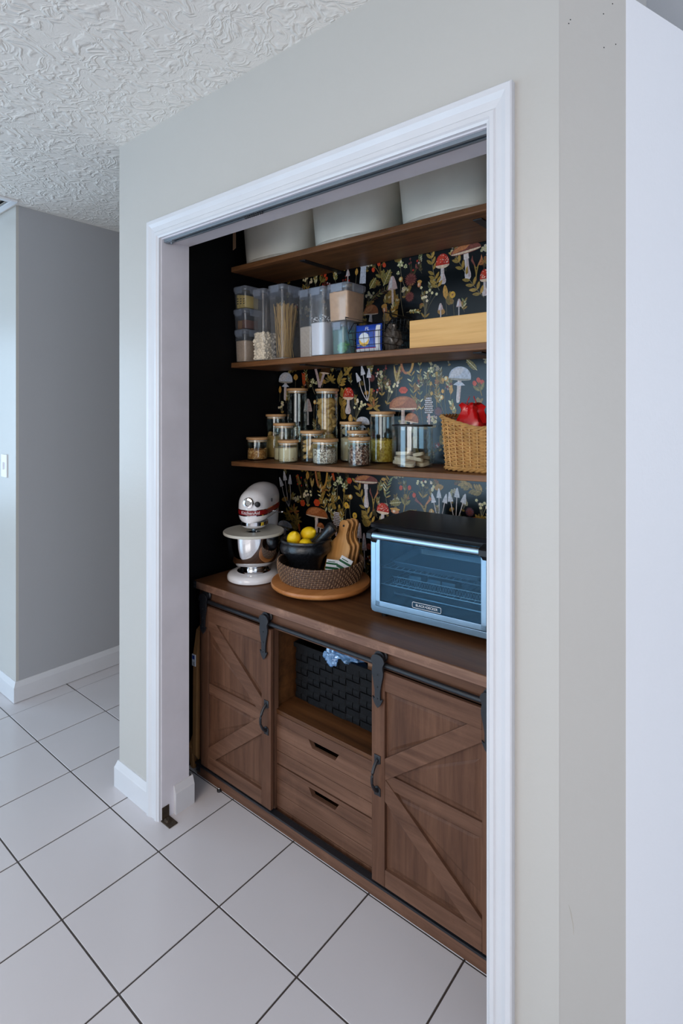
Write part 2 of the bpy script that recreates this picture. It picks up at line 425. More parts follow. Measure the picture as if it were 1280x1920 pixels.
MT['brown_sugar'] = plain('brown_sugar', srgb(220, 178, 138), 0.9, bump=0.5, bscale=120, var=0.10, vscale=40)
MT['biscuit'] = plain('biscuit_dough', srgb(224, 200, 168), 0.7, bump=0.3, bscale=150, var=0.08, vscale=40)
MT['nut'] = plain('nut_brown', srgb(186, 150, 110), 0.6, var=0.2, vscale=80)
MT['tea_yellow'] = plain('yellow_paper', srgb(226, 198, 110), 0.6)
MT['green_item'] = plain('green_wrapper', srgb(120, 178, 74), 0.35)
MT['brown_pack'] = plain('reddish_brown_pack', srgb(122, 70, 52), 0.45)
MT['blue_pack'] = plain('blue_packet', srgb(34, 70, 168), 0.3, spec=0.5, bump=0.2, bscale=30)
MT['white_pack'] = plain('white_packet_print', srgb(232, 234, 238), 0.35)
MT['yellow_pack'] = plain('yellow_packet_print', srgb(238, 184, 52), 0.35)
MT['red_line'] = plain('red_packet_print', srgb(196, 40, 44), 0.35)
MT['grey_bag'] = plain('grey_foil_bag', srgb(128, 122, 116), 0.35, metal=0.3, bump=0.4, bscale=40)
MT['red_bag'] = plain('red_plastic_bag', srgb(206, 20, 22), 0.22, spec=0.6, coat=0.3)
MT['kraft_bag'] = plain('tan_paper_bag', srgb(182, 138, 108), 0.7, bump=0.3, bscale=40)
MT['blue_film'] = glass('blue_plastic_film', (0.72, 0.85, 0.96, 1), 0.12, 0.12, 0.6, 0.40, (0.25, 0.50, 0.85, 1))
MT['green_print'] = plain('green_packet_print', srgb(34, 92, 58), 0.4)
# ------------------------------------------------------------------ the setting
XL, XR, WT = -1.69, -0.488, 0.112          # door opening, wall thickness
CXL, CYB = -1.867, 0.734                   # closet left wall face, closet back wall face
bm = B(); box(bm, -6.4, 3.6, -4.6, 3.4, -0.16, -0.0022); floor = struct('floor', bm, MT['floor'])
# loose floor tiles, each its own piece over the dark grout bed
bm = B(); box(bm, 0.0027, 0.31 - 0.0027, 0.0027, 0.3055 - 0.0027, -0.008, 0.0, 0.0005, seg=1)
tile0 = obj('tile', bm, MT['tile'], floor)
first = True
for i in range(-9, 8):
    for j in range(-7, 8):
        x = -0.9625 + 0.31 * i; y = -0.08 + 0.3055 * j
        if x < -3.85 or x > 0.75 or y < -2.3 or y > 2.2: continue
        if x < -3.0 and y > -0.2: continue
        if y > 0.6 and x > -2.0: continue
        if first: tile0.location = (x, y, 0); first = False
        else: copy_obj(tile0, floor, (x, y, 0))

bm = B(); box(bm, -6.4, -0.3405, -4.6, 3.4, 2.44, 2.6); struct('ceiling', bm, MT['ceiling'])
bm = B(); box(bm, -0.3405, 3.6, -4.6, 3.4, 2.567, 2.72); struct('ceiling_side_room', bm, MT['white_wall'])

bm = B()
box(bm, -1.975, XL - 0.014, 0, WT, 0, 2.44); box(bm, XL - 0.014, XR + 0.014, 0, WT, 2.044, 2.44); box(bm, XR + 0.014, -0.34, 0, WT, 0, 2.567)
box(bm, -0.43, -0.34, WT, 0.9, 0, 2.567)
box(bm, -1.975, CXL - 0.006, WT, 3.0, 0, 2.44)
wall_front = struct('wall_front', bm, MT['wall'])
bm = B(); box(bm, CXL - 0.006, CXL, WT, CYB, 0, 2.44); box(bm, CXL - 0.006, XL - 0.014, WT, WT + 0.006, 0, 2.44)
box(bm, XL - 0.014, XR + 0.014, WT, WT + 0.006, 2.044, 2.44); box(bm, -0.436, -0.43, WT, CYB, 0, 2.44); box(bm, XR + 0.014, -0.436, WT, WT + 0.006, 0, 2.44)
struct('wall_closet_lining', bm, MT['black_paint'])
bm = B(); box(bm, CXL - 0.006, -0.43, CYB, CYB + 0.1, 0, 2.44); wall_back = struct('wall_back', bm, MT['paper'])
# short angled return at the right and the lower white wall running on from it
bm = B(); prism(bm, [(-0.341, 0.0), (-0.244, 0.097), (-0.244, 0.30), (-0.341, 0.30)], 0, 2.567, 'xy'); struct('wall_return', bm, MT['wall'])
d = Vector((0.345, 0.939, 0)).normalized(); nrm = Vector((-d.y, d.x, 0))
p0 = Vector((-0.2435, 0.0975, 0)); p1 = p0 + d * 1.6
bm = B(); prism(bm, [(p0.x, p0.y), (p1.x, p1.y), (p1.x + nrm.x * .1, p1.y + nrm.y * .1), (p0.x + nrm.x * .02, p0.y + nrm.y * .02)], 0, 2.25, 'xy'); struct('wall_right', bm, MT['white_wall'])
# hallway on the left
bm = B(); box(bm, -3.05, -2.934, 0.0, 3.2, 0, 2.44); struct('wall_hall', bm, MT['hall_shade'])
bm = B(); box(bm, -6.2, -2.935, -0.012, 0.1, 0, 2.44); struct('wall_left', bm, MT['wall'])
bm = B(); box(bm, -3.0, -1.9, 3.0, 3.1, 0, 2.44); struct('wall_hall_end', bm, MT['hall_shade'])
# walls of the room around the camera, with their window openings and two more added for fill
bm = B()
box(bm, -6.2, -4.85, -4.3, -4.2, 0, 2.44); box(bm, -1.75, -0.85, -4.3, -4.2, 0, 2.567); box(bm, 1.45, 3.4, -4.3, -4.2, 0, 2.567); box(bm, -0.85, 1.45, -4.3, -4.2, 0, 0.85); box(bm, -0.85, 1.45, -4.3, -4.2, 2.12, 2.567); box(bm, -4.85, -1.75, -4.3, -4.2, 2.15, 2.44)
struct('wall_rear', bm, MT['wall'])
bm = B()
box(bm, -6.1, -6.0, -4.2, -3.15, 0, 2.44); box(bm, -6.1, -6.0, -0.85, 0.0, 0, 2.44); box(bm, -6.1, -6.0, -3.15, -0.85, 0, 0.45); box(bm, -6.1, -6.0, -3.15, -0.85, 2.25, 2.44)
struct('wall_west', bm, MT['wall'])
bm = B()
box(bm, 3.3, 3.4, -4.2, -3.15, 0, 2.567); box(bm, 3.3, 3.4, -0.65, 0.8, 0, 2.567); box(bm, 3.3, 3.4, 2.4, 3.2, 0, 2.567); box(bm, 3.3, 3.4, 0.8, 2.4, 0, 0.65); box(bm, 3.3, 3.4, 0.8, 2.4, 2.15, 2.567); box(bm, 3.3, 3.4, -3.15, -0.65, 0, 0.4); box(bm, 3.3, 3.4, -3.15, -0.65, 2.2, 2.567)
struct('wall_east', bm, MT['white_wall'])
bm = B(); box(bm, -0.4, 3.4, 3.2, 3.3, 0, 2.567); struct('wall_north', bm, MT['white_wall'])
bm = B()
for x in (-4.83, -3.33, -1.80): box(bm, x, x + 0.05, -4.26, -4.2, 0, 2.13)
box(bm, -4.83, -1.75, -4.26, -4.2, 2.08, 2.15); box(bm, -4.83, -1.75, -4.26, -4.2, 0, 0.05)
struct('window_1', bm, MT['trim'])
bm = B()
for y in (-3.13, -2.0, -0.90): box(bm, -6.06, -6.0, y, y + 0.05, 0.45, 2.25)
box(bm, -6.06, -6.0, -3.13, -0.85, 0.45, 0.5); box(bm, -6.06, -6.0, -3.13, -0.85, 2.2, 2.25)
struct('window_2', bm, MT['trim'])
bm = B()
for y in (-3.13, -1.9, -0.70): box(bm, 3.3, 3.36, y, y + 0.05, 0.4, 2.2)
box(bm, 3.3, 3.36, -3.13, -0.65, 0.4, 0.45); box(bm, 3.3, 3.36, -3.13, -0.65, 2.15, 2.2)
struct('window_3', bm, MT['trim'])
bm = B()
for x in (-0.85, 0.275, 1.40): box(bm, x, x + 0.05, -4.26, -4.2, 0.85, 2.12)
box(bm, -0.85, 1.45, -4.26, -4.2, 0.85, 0.9); box(bm, -0.85, 1.45, -4.26, -4.2, 2.07, 2.12)
struct('fill_window_south', bm, MT['trim'])  # frame of the unseen window added to light the closet
bm = B()
for y in (0.8, 1.575, 2.35): box(bm, 3.3, 3.36, y, y + 0.05, 0.65, 2.15)
box(bm, 3.3, 3.36, 0.8, 2.4, 0.65, 0.7); box(bm, 3.3, 3.36, 0.8, 2.4, 2.1, 2.15)
struct('fill_window_northeast', bm, MT['trim'])  # frame of the unseen window added to light the side-room ceiling

# door frame: jambs, head, moulded casing with mitred corners
bm = B(); box(bm, XL - 0.014, XL, 0.0, WT, 0, 2.044); box(bm, XR, XR + 0.014, 0.0, WT, 0, 2.044)
box(bm, XL, XR, 0.0, WT, 2.03, 2.044)
struct('door_1', bm, MT['jamb'], label='painted closet door frame without a door')
# casing profile: distance from opening -> projection from wall
prof = [(0.0, 0.0), (0.0, 0.009), (0.006, 0.011), (0.010, 0.0145), (0.020, 0.0145), (0.024, 0.011), (0.040, 0.013), (0.052, 0.018), (0.064, 0.018), (0.067, 0.015), (0.067, 0.0)]
def casing(name, side):
    bm = B(); rev = 0.004; rings = []
    for (u, h) in prof:
        if side == 'l': a = (XL - rev - u, -h, 0.0); b = (XL - rev - u, -h, 2.03 + rev + u)
        elif side == 'r': a = (XR + rev + u * .84, -h, 0.0); b = (XR + rev + u * .84, -h, 2.03 + rev + u)
        else: a = (XL - rev - u, -h, 2.03 + rev + u); b = (XR + rev + u * .84, -h, 2.03 + rev + u)
        rings.append((a, b))
    A = [bm.verts.new(r[0]) for r in rings]; C = [bm.verts.new(r[1]) for r in rings]
    n = len(A)
    for k in range(n): bm.faces.new((A[k], A[(k + 1) % n], C[(k + 1) % n], C[k]))
    bm.faces.new(A); bm.faces.new(C)
    return struct(name, bm, MT['trim'])
casing('trim_1', 'l'); casing('trim_2', 'r'); casing('trim_3', 't')
# sliding-door track under the head
t = root('closet_door_track', 'grey metal door track under the white closet header', 'track', (XL, 0.020, 2.03))
bm = B(); w = XR - XL
box(bm, 0.002, w - 0.002, -0.013, -0.011, -0.009, 0); box(bm, 0.002, w - 0.002, 0.011, 0.013, -0.009, 0); box(bm, 0.002, w - 0.002, -0.011, 0.011, -0.002, 0)
box(bm, 0.002, w - 0.002, -0.011, -0.005, -0.009, -0.0075); box(bm, 0.002, w - 0.002, 0.005, 0.011, -0.009, -0.0075)
obj('channel', bm, MT['alu'], t)
bm = B(); box(bm, 0.004, 0.045, -0.010, 0.010, -0.011, -0.002, 0.001); lathe(bm, [(0, -0.017), (0.004, -0.017), (0.004, -0.011), (0, -0.011)], 12, (0.03, 0, 0)); obj('pivot_bracket', bm, MT['alu'], t, 40)
bm = B()
for k in range(9):
    cx = 0.43 + k * 0.009
    lathe(bm, [(0.0035, -0.0215), (0.0048, -0.0195), (0.0035, -0.0175)], 10, (0, 0, 0), M=Matrix.Translation((cx - .012, 0.0, -.011)) @ Matrix.Rotation(PI / 2, 4, 'Y') @ Matrix.Translation((0.0, 0, 0.0195)), closed=True)
obj('spring', bm, MT['iron'], t, 40)
# rusty floor pivot bracket
t = root('floor_pivot_bracket', 'small rusty L-shaped bracket on the tile at the jamb foot', 'bracket', (XL, 0.0, 0.0))
bm = B(); box(bm, 0.0, 0.052, -0.004, 0.03, 0.0, 0.004, 0.001); obj('foot_plate', bm, MT['rust'], t)
bm = B(); box(bm, 0.0005, 0.004, 0.0, 0.028, 0.003, 0.045, 0.001); obj('upright_plate', bm, MT['rust'], t)
bm = B(); blob(bm, (0.018, 0.012, 0.005), 0.014, 0.011, 0.006, 2, amp=0.5, fr=3); obj('grime', bm, MT['rust'], t)

# baseboards
def bb_profile(h=0.098, th=0.014): return [(0, 0), (th, 0), (th, h * .74), (th * .8, h * .80), (th * .55, h * .90), (th * .3, h), (0, h)]
def baseboard(name, path, outs, h=0.098, th=0.014, mat=None):
    bm = B(); pr = bb_profile(h, th); rings = []
    for (px, py), (ox, oy) in zip(path, outs): rings.append([Vector((px + ox * u, py + oy * u, z)) for u, z in pr])
    loft(bm, rings); return struct(name, bm, mat or MT['trim'], smooth=None)
baseboard('baseboard_front', [(-1.975, 0.6), (-1.975, 0), (XL - 0.071, 0)], [(-1, 0), (-1, -1), (0, -1)])
baseboard('baseboard_hall', [(-6.0, -0.012), (-2.934, -0.012), (-2.934, 3.0)], [(0, -1), (1, -1), (1, 0)])
baseboard('baseboard_jamb', [(XL, 0.048), (XL, 0.112 + 0.014), (XL - 0.02, 0.112 + 0.016)], [(1, 0), (1, 0), (1, 0)], mat=MT['trim'])

# light switch and ceiling vent by the hallway
t = root('light_switch', 'white wall switch at the left edge of the hallway wall', 'switch', (-3.075, -0.012, 1.15))
bm = B(); box(bm, -0.036, 0.036, -0.006, 0, -0.058, 0.058, 0.002); obj('switch_plate', bm, MT['switch'], t)
bm = B(); box(bm, -0.008, 0.008, -0.014, -0.005, -0.018, 0.018, 0.002); obj('toggle', bm, MT['switch'], t)
t = root('ceiling_vent', 'white ceiling air vent with tan slats above the hallway corner', 'vent', (-3.06, -0.13, 2.44))
bm = B()
for a in ((-0.2, 0.2, -0.10, -0.07), (-0.2, 0.2, 0.07, 0.10), (-0.2, -0.17, -0.07, 0.07), (0.17, 0.2, -0.07, 0.07)): box(bm, a[0], a[1], a[2], a[3], -0.012, -0.0005, 0.002)
obj('vent_frame', bm, MT['vent'], t)
bm = B(); box(bm, -0.17, 0.17, -0.07, 0.07, -0.0025, -0.0008); obj('duct_backing', bm, MT['ink'], t)
for k in range(7):
    bm = B(); y = -0.06 + k * 0.02; box(bm, -0.17, 0.17, -0.009, 0.009, -0.0007, 0.0007, M=Matrix.Translation((0, y, -0.009)) @ Matrix.Rotation(math.radians(35), 4, 'X'))
    obj('slat', bm, MT['vent_slat'], t)

# small nail holes and a scuff on the angled return wall (distance along it, height)
WRET = bpy.data.objects['wall_return']
for s_, z_ in [(0.0146, 2.1839), (0.0169, 2.1914), (0.0647, 2.2076), (0.0779, 2.2287), (0.0654, 2.1423), (0.0825, 2.1502)]:
    bm = B(); lathe(bm, [(0, 0), (.0013, 0), (.0010, .0004), (0, .0004)], 8, M=Matrix.Translation((-0.341 + s_, s_, z_)) @ Matrix.Rotation(PI / 4, 4, 'Z') @ Matrix.Rotation(PI / 2, 4, 'X')); obj('nail_hole', bm, MT['ink'], WRET)
bm = B(); tube(bm, [(-0.341 + s_, s_, z_) for s_, z_ in [(0.0146, 0.4808), (0.0177, 0.4649), (0.0208, 0.4408), (0.0215, 0.4221)]], [.0002, .0006, .0006, .0002], 6); obj('scuff_mark', bm, MT['vent_slat'], WRET)
# ------------------------------------------------------------------ shelves
def z3(x): return 1.212 + (x + 1.868) * 0.0248
SH = []
for nm, zt, tilt, th, lab in (('shelf_board', 2.052, 0.0, 0.022, 'top brown wooden shelf under the three cream tubs'),
                              ('shelf_board', 1.638, 0.0, 0.022, 'middle brown wooden shelf under the plastic containers'),
                              ('shelf_board', None, 0.0248, 0.02, 'lowest brown wooden shelf carrying the glass jars')):
    r = root(nm, lab, 'shelf', (CXL + 0.002, 0.45, zt if zt else 1.212), 0, 'wooden closet shelves')
    bm = B(); box(bm, 0, 1.425, 0, CYB - 0.45 - 0.001, -th, 0, 0.0025, M=Matrix.Rotation(-tilt, 4, 'Y'))
    obj('board', bm, MT['shelf'], r)
    for bx in ((0.375, 1.12)):
        bm = B(); zz = -th + tilt * bx
        box(bm, bx - 0.015, bx + 0.015, 0.05, CYB - 0.45 - 0.001, zz - 0.004, zz, 0.001)
        box(bm, bx - 0.012, bx + 0.012, CYB - 0.45 - 0.005, CYB - 0.45 - 0.001, zz - 0.012, zz, 0.001)
        obj('shelf_bracket', bm, MT['iron'], r)
    SH.append(r)
# ------------------------------------------------------------------ wallpaper print (flat lettering-like print on the back wall)
WP = [
 ('flat',-0.89,1.906,-0.902,2.035,0.12), ('red',-0.994,1.903,-0.994,2.017,0.057), ('leafy',-1.007,1.882,-1.042,2.031,0.061), ('leafy',-0.829,1.833,-0.94,2.002,0.062),
 ('bud',-0.975,1.786,-0.984,1.9,0.021), ('daisy',-0.946,1.782,-0.953,1.871,0.023), ('bell',-1.001,1.781,-1.002,1.834,0.022), ('bell',-0.927,1.78,-0.926,1.841,0.022),
 ('tulip',-0.86,1.897,-0.856,1.989,0.045), ('red',-0.827,1.838,-0.827,1.933,0.036), ('spray',-1.071,1.78,-1.051,1.906,0.088), ('bell',-1.216,1.856,-1.218,1.969,0.047),
 ('pom',-1.119,1.834,-1.155,1.916,0.043), ('ball',-1.172,1.8,-1.178,1.96,0.019), ('pom',-1.136,1.917,-1.129,1.965,0.057), ('acorn',-1.096,1.906,-1.091,1.933,0.021),
 ('acorn',-1.251,1.823,-1.259,1.861,0.028), ('bolete',-1.326,1.79,-1.321,1.867,0.074), ('tall',-1.366,1.959,-1.361,2.036,0.049), ('berry',-1.261,1.944,-1.292,2.029,0.073),
 ('bigleaf',-1.261,1.935,-1.226,1.997,0.075), ('bigleaf',-1.329,1.932,-1.297,1.974,0.063), ('white_flower',-1.172,1.91,-1.181,2.031,0.054), ('fern',-1.339,1.878,-1.246,1.916,0.051),
 ('grass',-1.226,1.814,-1.201,1.856,0.044), ('berries',-1.133,1.913,-1.105,2.021,0.061), ('sprig',-1.152,1.818,-1.096,1.812,0.028), ('bell',-1.444,1.973,-1.444,2.031,0.022),
 ('bud',-1.402,1.964,-1.396,2.028,0.016), ('berry',-1.605,1.984,-1.575,2.032,0.052), ('sprig',-1.514,1.984,-1.51,2.027,0.046), ('spray',-1.678,1.977,-1.673,2.031,0.064),
 ('sprig',-1.632,1.987,-1.623,2.03,0.036), ('white',-1.821,1.479,-1.814,1.609,0.091), ('flame',-1.696,1.529,-1.703,1.601,0.042), ('spray',-1.836,1.416,-1.846,1.472,0.045),
 ('bud',-1.856,1.472,-1.852,1.547,0.018), ('white_flower',-1.646,1.504,-1.646,1.575,0.05), ('bell',-1.675,1.366,-1.675,1.485,0.053), ('vee',-1.603,1.534,-1.592,1.623,0.088),
 ('star',-1.544,1.548,-1.54,1.581,0.069), ('leafy',-1.493,1.531,-1.436,1.615,0.077), ('red',-1.444,1.417,-1.44,1.53,0.057), ('trio',-1.341,1.471,-1.372,1.622,0.07),
 ('spray',-1.404,1.384,-1.384,1.478,0.071), ('cone',-1.43,1.38,-1.43,1.415,0.024), ('white',-1.368,1.319,-1.364,1.406,0.07), ('leafy',-1.468,1.444,-1.468,1.508,0.05),
 ('ball',-1.639,1.357,-1.632,1.477,0.018), ('bud',-1.753,1.537,-1.75,1.599,0.029), ('brown',-1.168,1.354,-1.168,1.489,0.129), ('bolete',-1.134,1.355,-1.124,1.423,0.063),
 ('morel',-1.05,1.375,-1.054,1.487,0.04), ('white',-0.931,1.461,-0.92,1.593,0.09), ('white_flower',-1.075,1.494,-1.038,1.605,0.048), ('veeleaf',-1.2,1.489,-1.194,1.615,0.031),
 ('horn',-1.149,1.579,-1.149,1.622,0.055), ('berries',-1.268,1.486,-1.268,1.621,0.068), ('spray',-1.245,1.452,-1.214,1.552,0.062), ('poppy',-1.166,1.499,-1.166,1.525,0.041),
 ('sprig',-1.097,1.388,-1.128,1.567,0.063), ('sprig',-1.083,1.381,-1.091,1.605,0.045), ('yellowbell',-1.017,1.438,-1.019,1.577,0.059), ('ball',-0.984,1.41,-0.978,1.561,0.019),
 ('bud',-0.963,1.451,-0.957,1.528,0.015), ('berries',-1.305,1.468,-1.295,1.528,0.079), ('star',-1.314,1.426,-1.309,1.472,0.079), ('pom',-1.011,1.41,-1.013,1.448,0.039),
 ('grass',-0.935,1.411,-0.957,1.462,0.038), ('bigleaf',-0.855,1.576,-0.898,1.618,0.044), ('berry',-0.837,1.484,-0.855,1.543,0.039), ('ball',-0.995,1.424,-0.997,1.486,0.017),
 ('pom',-1.319,1.551,-1.319,1.578,0.033), ('trio',-1.795,0.983,-1.828,1.151,0.072), ('brown',-1.623,0.887,-1.621,1.001,0.129), ('bolete',-1.601,0.89,-1.596,0.935,0.044),
 ('morel',-1.51,0.889,-1.505,0.998,0.044), ('white',-1.822,0.831,-1.819,0.915,0.091), ('horn',-1.594,1.09,-1.594,1.16,0.069), ('veeleaf',-1.651,1.055,-1.648,1.13,0.03),
 ('flame',-1.517,1.119,-1.529,1.158,0.038), ('white_flower',-1.517,1.058,-1.484,1.147,0.069), ('sprig',-1.555,0.955,-1.603,1.086,0.054), ('sprig',-1.536,0.95,-1.55,1.12,0.043),
 ('yellowbell',-1.47,0.959,-1.466,1.098,0.064), ('ball',-1.434,0.967,-1.429,1.074,0.02), ('daisy',-1.459,0.96,-1.452,1.039,0.025), ('daisy',-1.407,0.96,-1.407,0.995,0.024),
 ('leafy',-1.308,0.956,-1.394,1.128,0.066), ('flat',-1.346,1.03,-1.35,1.164,0.12), ('tulip',-1.312,1.02,-1.308,1.116,0.046), ('bell',-1.385,0.831,-1.381,0.964,0.026),
 ('bell',-1.355,0.777,-1.359,0.925,0.026), ('poppy',-1.621,1.006,-1.621,1.036,0.037), ('poppy',-1.707,0.996,-1.707,1.023,0.031), ('berries',-1.71,1.004,-1.72,1.139,0.068),
 ('star',-1.768,0.951,-1.762,0.986,0.08), ('star',-1.746,0.915,-1.752,0.945,0.08), ('spray',-1.674,0.996,-1.674,1.068,0.051), ('bud',-1.681,1.075,-1.676,1.158,0.02),
 ('leafy',-1.725,0.888,-1.8,0.947,0.065), ('poppy',-1.436,1.122,-1.436,1.147,0.027), ('flame',-1.725,0.872,-1.731,0.91,0.068), ('pom',-1.333,0.86,-1.333,0.884,0.03),
 ('berries',-1.338,0.794,-1.333,0.833,0.034), ('red',-1.266,0.963,-1.263,1.059,0.061), ('berry',-1.166,1.028,-1.145,1.139,0.085), ('bigleaf',-1.175,1.071,-1.232,1.061,0.058),
 ('bigleaf',-1.171,1.024,-1.095,1.044,0.053), ('grass',-1.252,1.058,-1.232,1.153,0.085), ('tulip',-1.066,1.029,-1.079,1.106,0.077), ('spray',-1.079,1.095,-1.07,1.167,0.101),
 ('trio2',-1.007,1.006,-1.009,1.144,0.062), ('trio2',-0.94,1.015,-0.933,1.154,0.067), ('leafy',-0.83,1.147,-0.905,1.167,0.055), ('spray',-0.837,1.042,-0.844,1.123,0.067),
 ('pom',-0.883,1.056,-0.885,1.079,0.036), ('star',-0.848,1.034,-0.848,1.053,0.053), ('acorn',-1.205,1.023,-1.205,1.045,0.048), ('cone',-1.221,0.984,-1.22,1.003,0.018),
 ('cone',-1.04,1.04,-1.04,1.061,0.024), ('bud',-1.259,1.132,-1.261,1.162,0.023),
]
class Print:
    def __init__(s): s.v = []; s.f = []; s.c = []; s.k = 0; s.base = 0
    def poly(s, pts, col, lay):
        s.k += 1
        y = CYB - 0.0002 - (lay + s.base) * 0.00004 - (s.k % 97) * 0.0000003
        b = len(s.v); s.v += [(p[0], y, p[1]) for p in pts]; s.f.append(list(range(b, b + len(pts)))); s.c.append(col)
PR = Print()
K = {'red': srgb(176, 44, 32), 'red2': srgb(200, 66, 44), 'spot': srgb(240, 222, 200), 'stem': srgb(206, 196, 196), 'stem2': srgb(222, 208, 202), 'blue': srgb(196, 202, 216),
     'cap': srgb(214, 212, 218), 'brown': srgb(158, 92, 52), 'brown2': srgb(186, 118, 74), 'gill': srgb(222, 196, 170), 'pink': srgb(196, 172, 170), 'leaf': srgb(150, 122, 58),
     'leaf2': srgb(176, 142, 70), 'olive': srgb(112, 106, 58), 'dim': srgb(92, 80, 48), 'yellow': srgb(214, 170, 52), 'ochre': srgb(198, 148, 72), 'cream': srgb(222, 214, 170),
     'green': srgb(132, 138, 92), 'wine': srgb(104, 52, 48), 'wine2': srgb(128, 70, 60), 'orange': srgb(198, 74, 38), 'stalk': srgb(118, 110, 86), 'grey': srgb(160, 154, 144), 'mauve': srgb(84, 66, 86), 'dark': srgb(70, 46, 26)}
def motif(kind, x0, z0, x1, z1, W, dimf=1.0):
    a = Vector((x1 - x0, z1 - z0)); H = max(a.length, 1e-4); r = Vector((a.y, -a.x)) / H
    W = max(W, 0.006)
    def Q(s, t): p = Vector((x0, z0)) + a * t + r * (s * W); return (p.x, p.y)
    def col(c): q = K[c] if isinstance(c, str) else c; return tuple(k * dimf for k in q[:3]) + (1,)
    def ell(s, t, rs, rt, c, lay=2, n=12, rot=0.0):     # radii in metres
        cx, cz = Q(s, t); an = math.atan2(a.y, a.x) - PI / 2 + rot
        PR.poly([(cx + rs * math.cos(q) * math.cos(an) - rt * math.sin(q) * math.sin(an), cz + rs * math.cos(q) * math.sin(an) + rt * math.sin(q) * math.cos(an)) for q in [2 * PI * k / n for k in range(n)]], col(c), lay)
    def leaf(p, ang, ln, wd, c, lay=2, c2=None):
        d = Vector((math.cos(ang), math.sin(ang))); n = Vector((-d.y, d.x)); p = Vector(p)
        up = [p, p + d * ln * .25 + n * wd * .42, p + d * ln * .55 + n * wd * .5, p + d * ln * .85 + n * wd * .28, p + d * ln]
        dn = [p + d * ln * .85 - n * wd * .28, p + d * ln * .55 - n * wd * .5, p + d * ln * .25 - n * wd * .42]
        PR.poly([(q.x, q.y) for q in up + dn], col(c), lay)
        if c2: PR.poly([(q.x, q.y) for q in (p, p + d * ln * .3 + n * wd * .12, p + d * ln * .8 + n * wd * .08, p + d * ln * .95, p + d * ln * .5 - n * wd * .02)], col(c2), lay + 1)
    def line(pts, w, c, lay=1):
        pts = [Vector(p) for p in pts]; L_, R_ = [], []
        for i, p in enumerate(pts):
            t = (pts[min(i + 1, len(pts) - 1)] - pts[max(i - 1, 0)]); t = t.normalized() if t.length > 1e-9 else Vector((0, 1)); n = Vector((-t.y, t.x)) * (w / 2)
            L_.append(p + n); R_.append(p - n)
        PR.poly([(q.x, q.y) for q in L_ + R_[::-1]], col(c), lay)
    def curve(pts, n=7):                                # local (s,t) quadratic
        (s0, t0), (s1, t1), (s2, t2) = pts
        return [Q((1 - q) ** 2 * s0 + 2 * q * (1 - q) * s1 + q * q * s2, (1 - q) ** 2 * t0 + 2 * q * (1 - q) * t1 + q * q * t2) for q in [k / (n - 1) for k in range(n)]]
    ang = math.atan2(a.y, a.x); R = random.Random(int((x0 + 9) * 9173 + z0 * 3571))
    lw = 0.0022
    if kind in ('red', 'white', 'brown', 'bolete', 'flat'):
        ct = {'red': .62, 'white': .66, 'brown': .64, 'bolete': .5, 'flat': .80}[kind]
        cc = {'red': ('red', 'red2'), 'white': ('blue', 'cap'), 'brown': ('brown', 'brown2'), 'bolete': ('brown', 'brown2'), 'flat': ('wine2', 'brown2')}[kind]
        sw = {'red': .16, 'white': .11, 'brown': .08, 'bolete': .11, 'flat': .08}[kind]
        bulb = {'red': 1.9, 'white': .9, 'brown': 1.1, 'bolete': 1.3, 'flat': 1.5}[kind]
        PR.poly([Q(-sw * .8 * bulb, .05), Q(-sw * .5 * bulb, 0), Q(sw * .5 * bulb, 0), Q(sw * .8 * bulb, .05), Q(sw * .85 * bulb, .14), Q(sw * .8, .35), Q(sw * .75, ct + .03), Q(-sw * .75, ct + .03), Q(-sw * .8, .35), Q(-sw * .85 * bulb, .14)], col('stem' if kind != 'brown' else 'stem2'), 2)
        PR.poly([Q(sw * .3, .03), Q(sw * .75 * bulb, .08), Q(sw * .7, .35), Q(sw * .6, ct), Q(sw * .2, ct)], col('pink'), 3)
        if kind in ('white',):
            PR.poly([Q(-.27, ct * .74), Q(-.12, ct * .86), Q(.12, ct * .86), Q(.27, ct * .74), Q(.15, ct * .73), Q(0, ct * .70), Q(-.15, ct * .73)], col('blue'), 4)
        if kind == 'flat': PR.poly([Q(-sw * 1.1, ct * .72), Q(-sw * .9, ct + .02), Q(sw * .9, ct + .02), Q(sw * 1.1, ct * .72)], col('stem2'), 3)
        n = 14; top = [Q(-.5 * math.cos(PI * k / n), ct + (1 - ct) * math.sin(PI * k / n) ** .8) for k in range(n + 1)]
        und = [Q(.5 * math.cos(PI * k / n), ct - .035 * math.sin(PI * k / n) * (2 if kind in ('red', 'flat') else 1)) for k in range(1, n)]
        PR.poly(top + und, col(cc[0]), 4)
        PR.poly([Q(-.44 * math.cos(PI * k / n), ct + .02 + (1 - ct) * .86 * math.sin(PI * k / n)) for k in range(n // 2 + 3)] + [Q(0, ct + (1 - ct) * .3), Q(-.3, ct + .03)], col(cc[1]), 5)
        PR.poly([Q(-.49 * math.cos(PI * k / n), ct + .012) for k in range(n + 1)] + [Q(.49 * math.cos(PI * k / n), ct - .05 * math.sin(PI * k / n) * (2 if kind == 'red' else 1)) for k in range(1, n)], col('gill' if kind != 'white' else 'grey'), 6)
        if kind == 'red':
            for k in range(20):
                s = R.uniform(-.42, .42); tm = ct + (1 - ct) * .92 * math.sqrt(max(0.03, 1 - (s / .5) ** 2))
                ell(s, R.uniform(ct + .05, tm), .0016, .0016, 'spot', 7, 6)
    elif kind in ('bell', 'tall'):
        PR.poly([Q(-.11, 0), Q(.11, 0), Q(.09, .55), Q(-.09, .55)], col('stem'), 2)
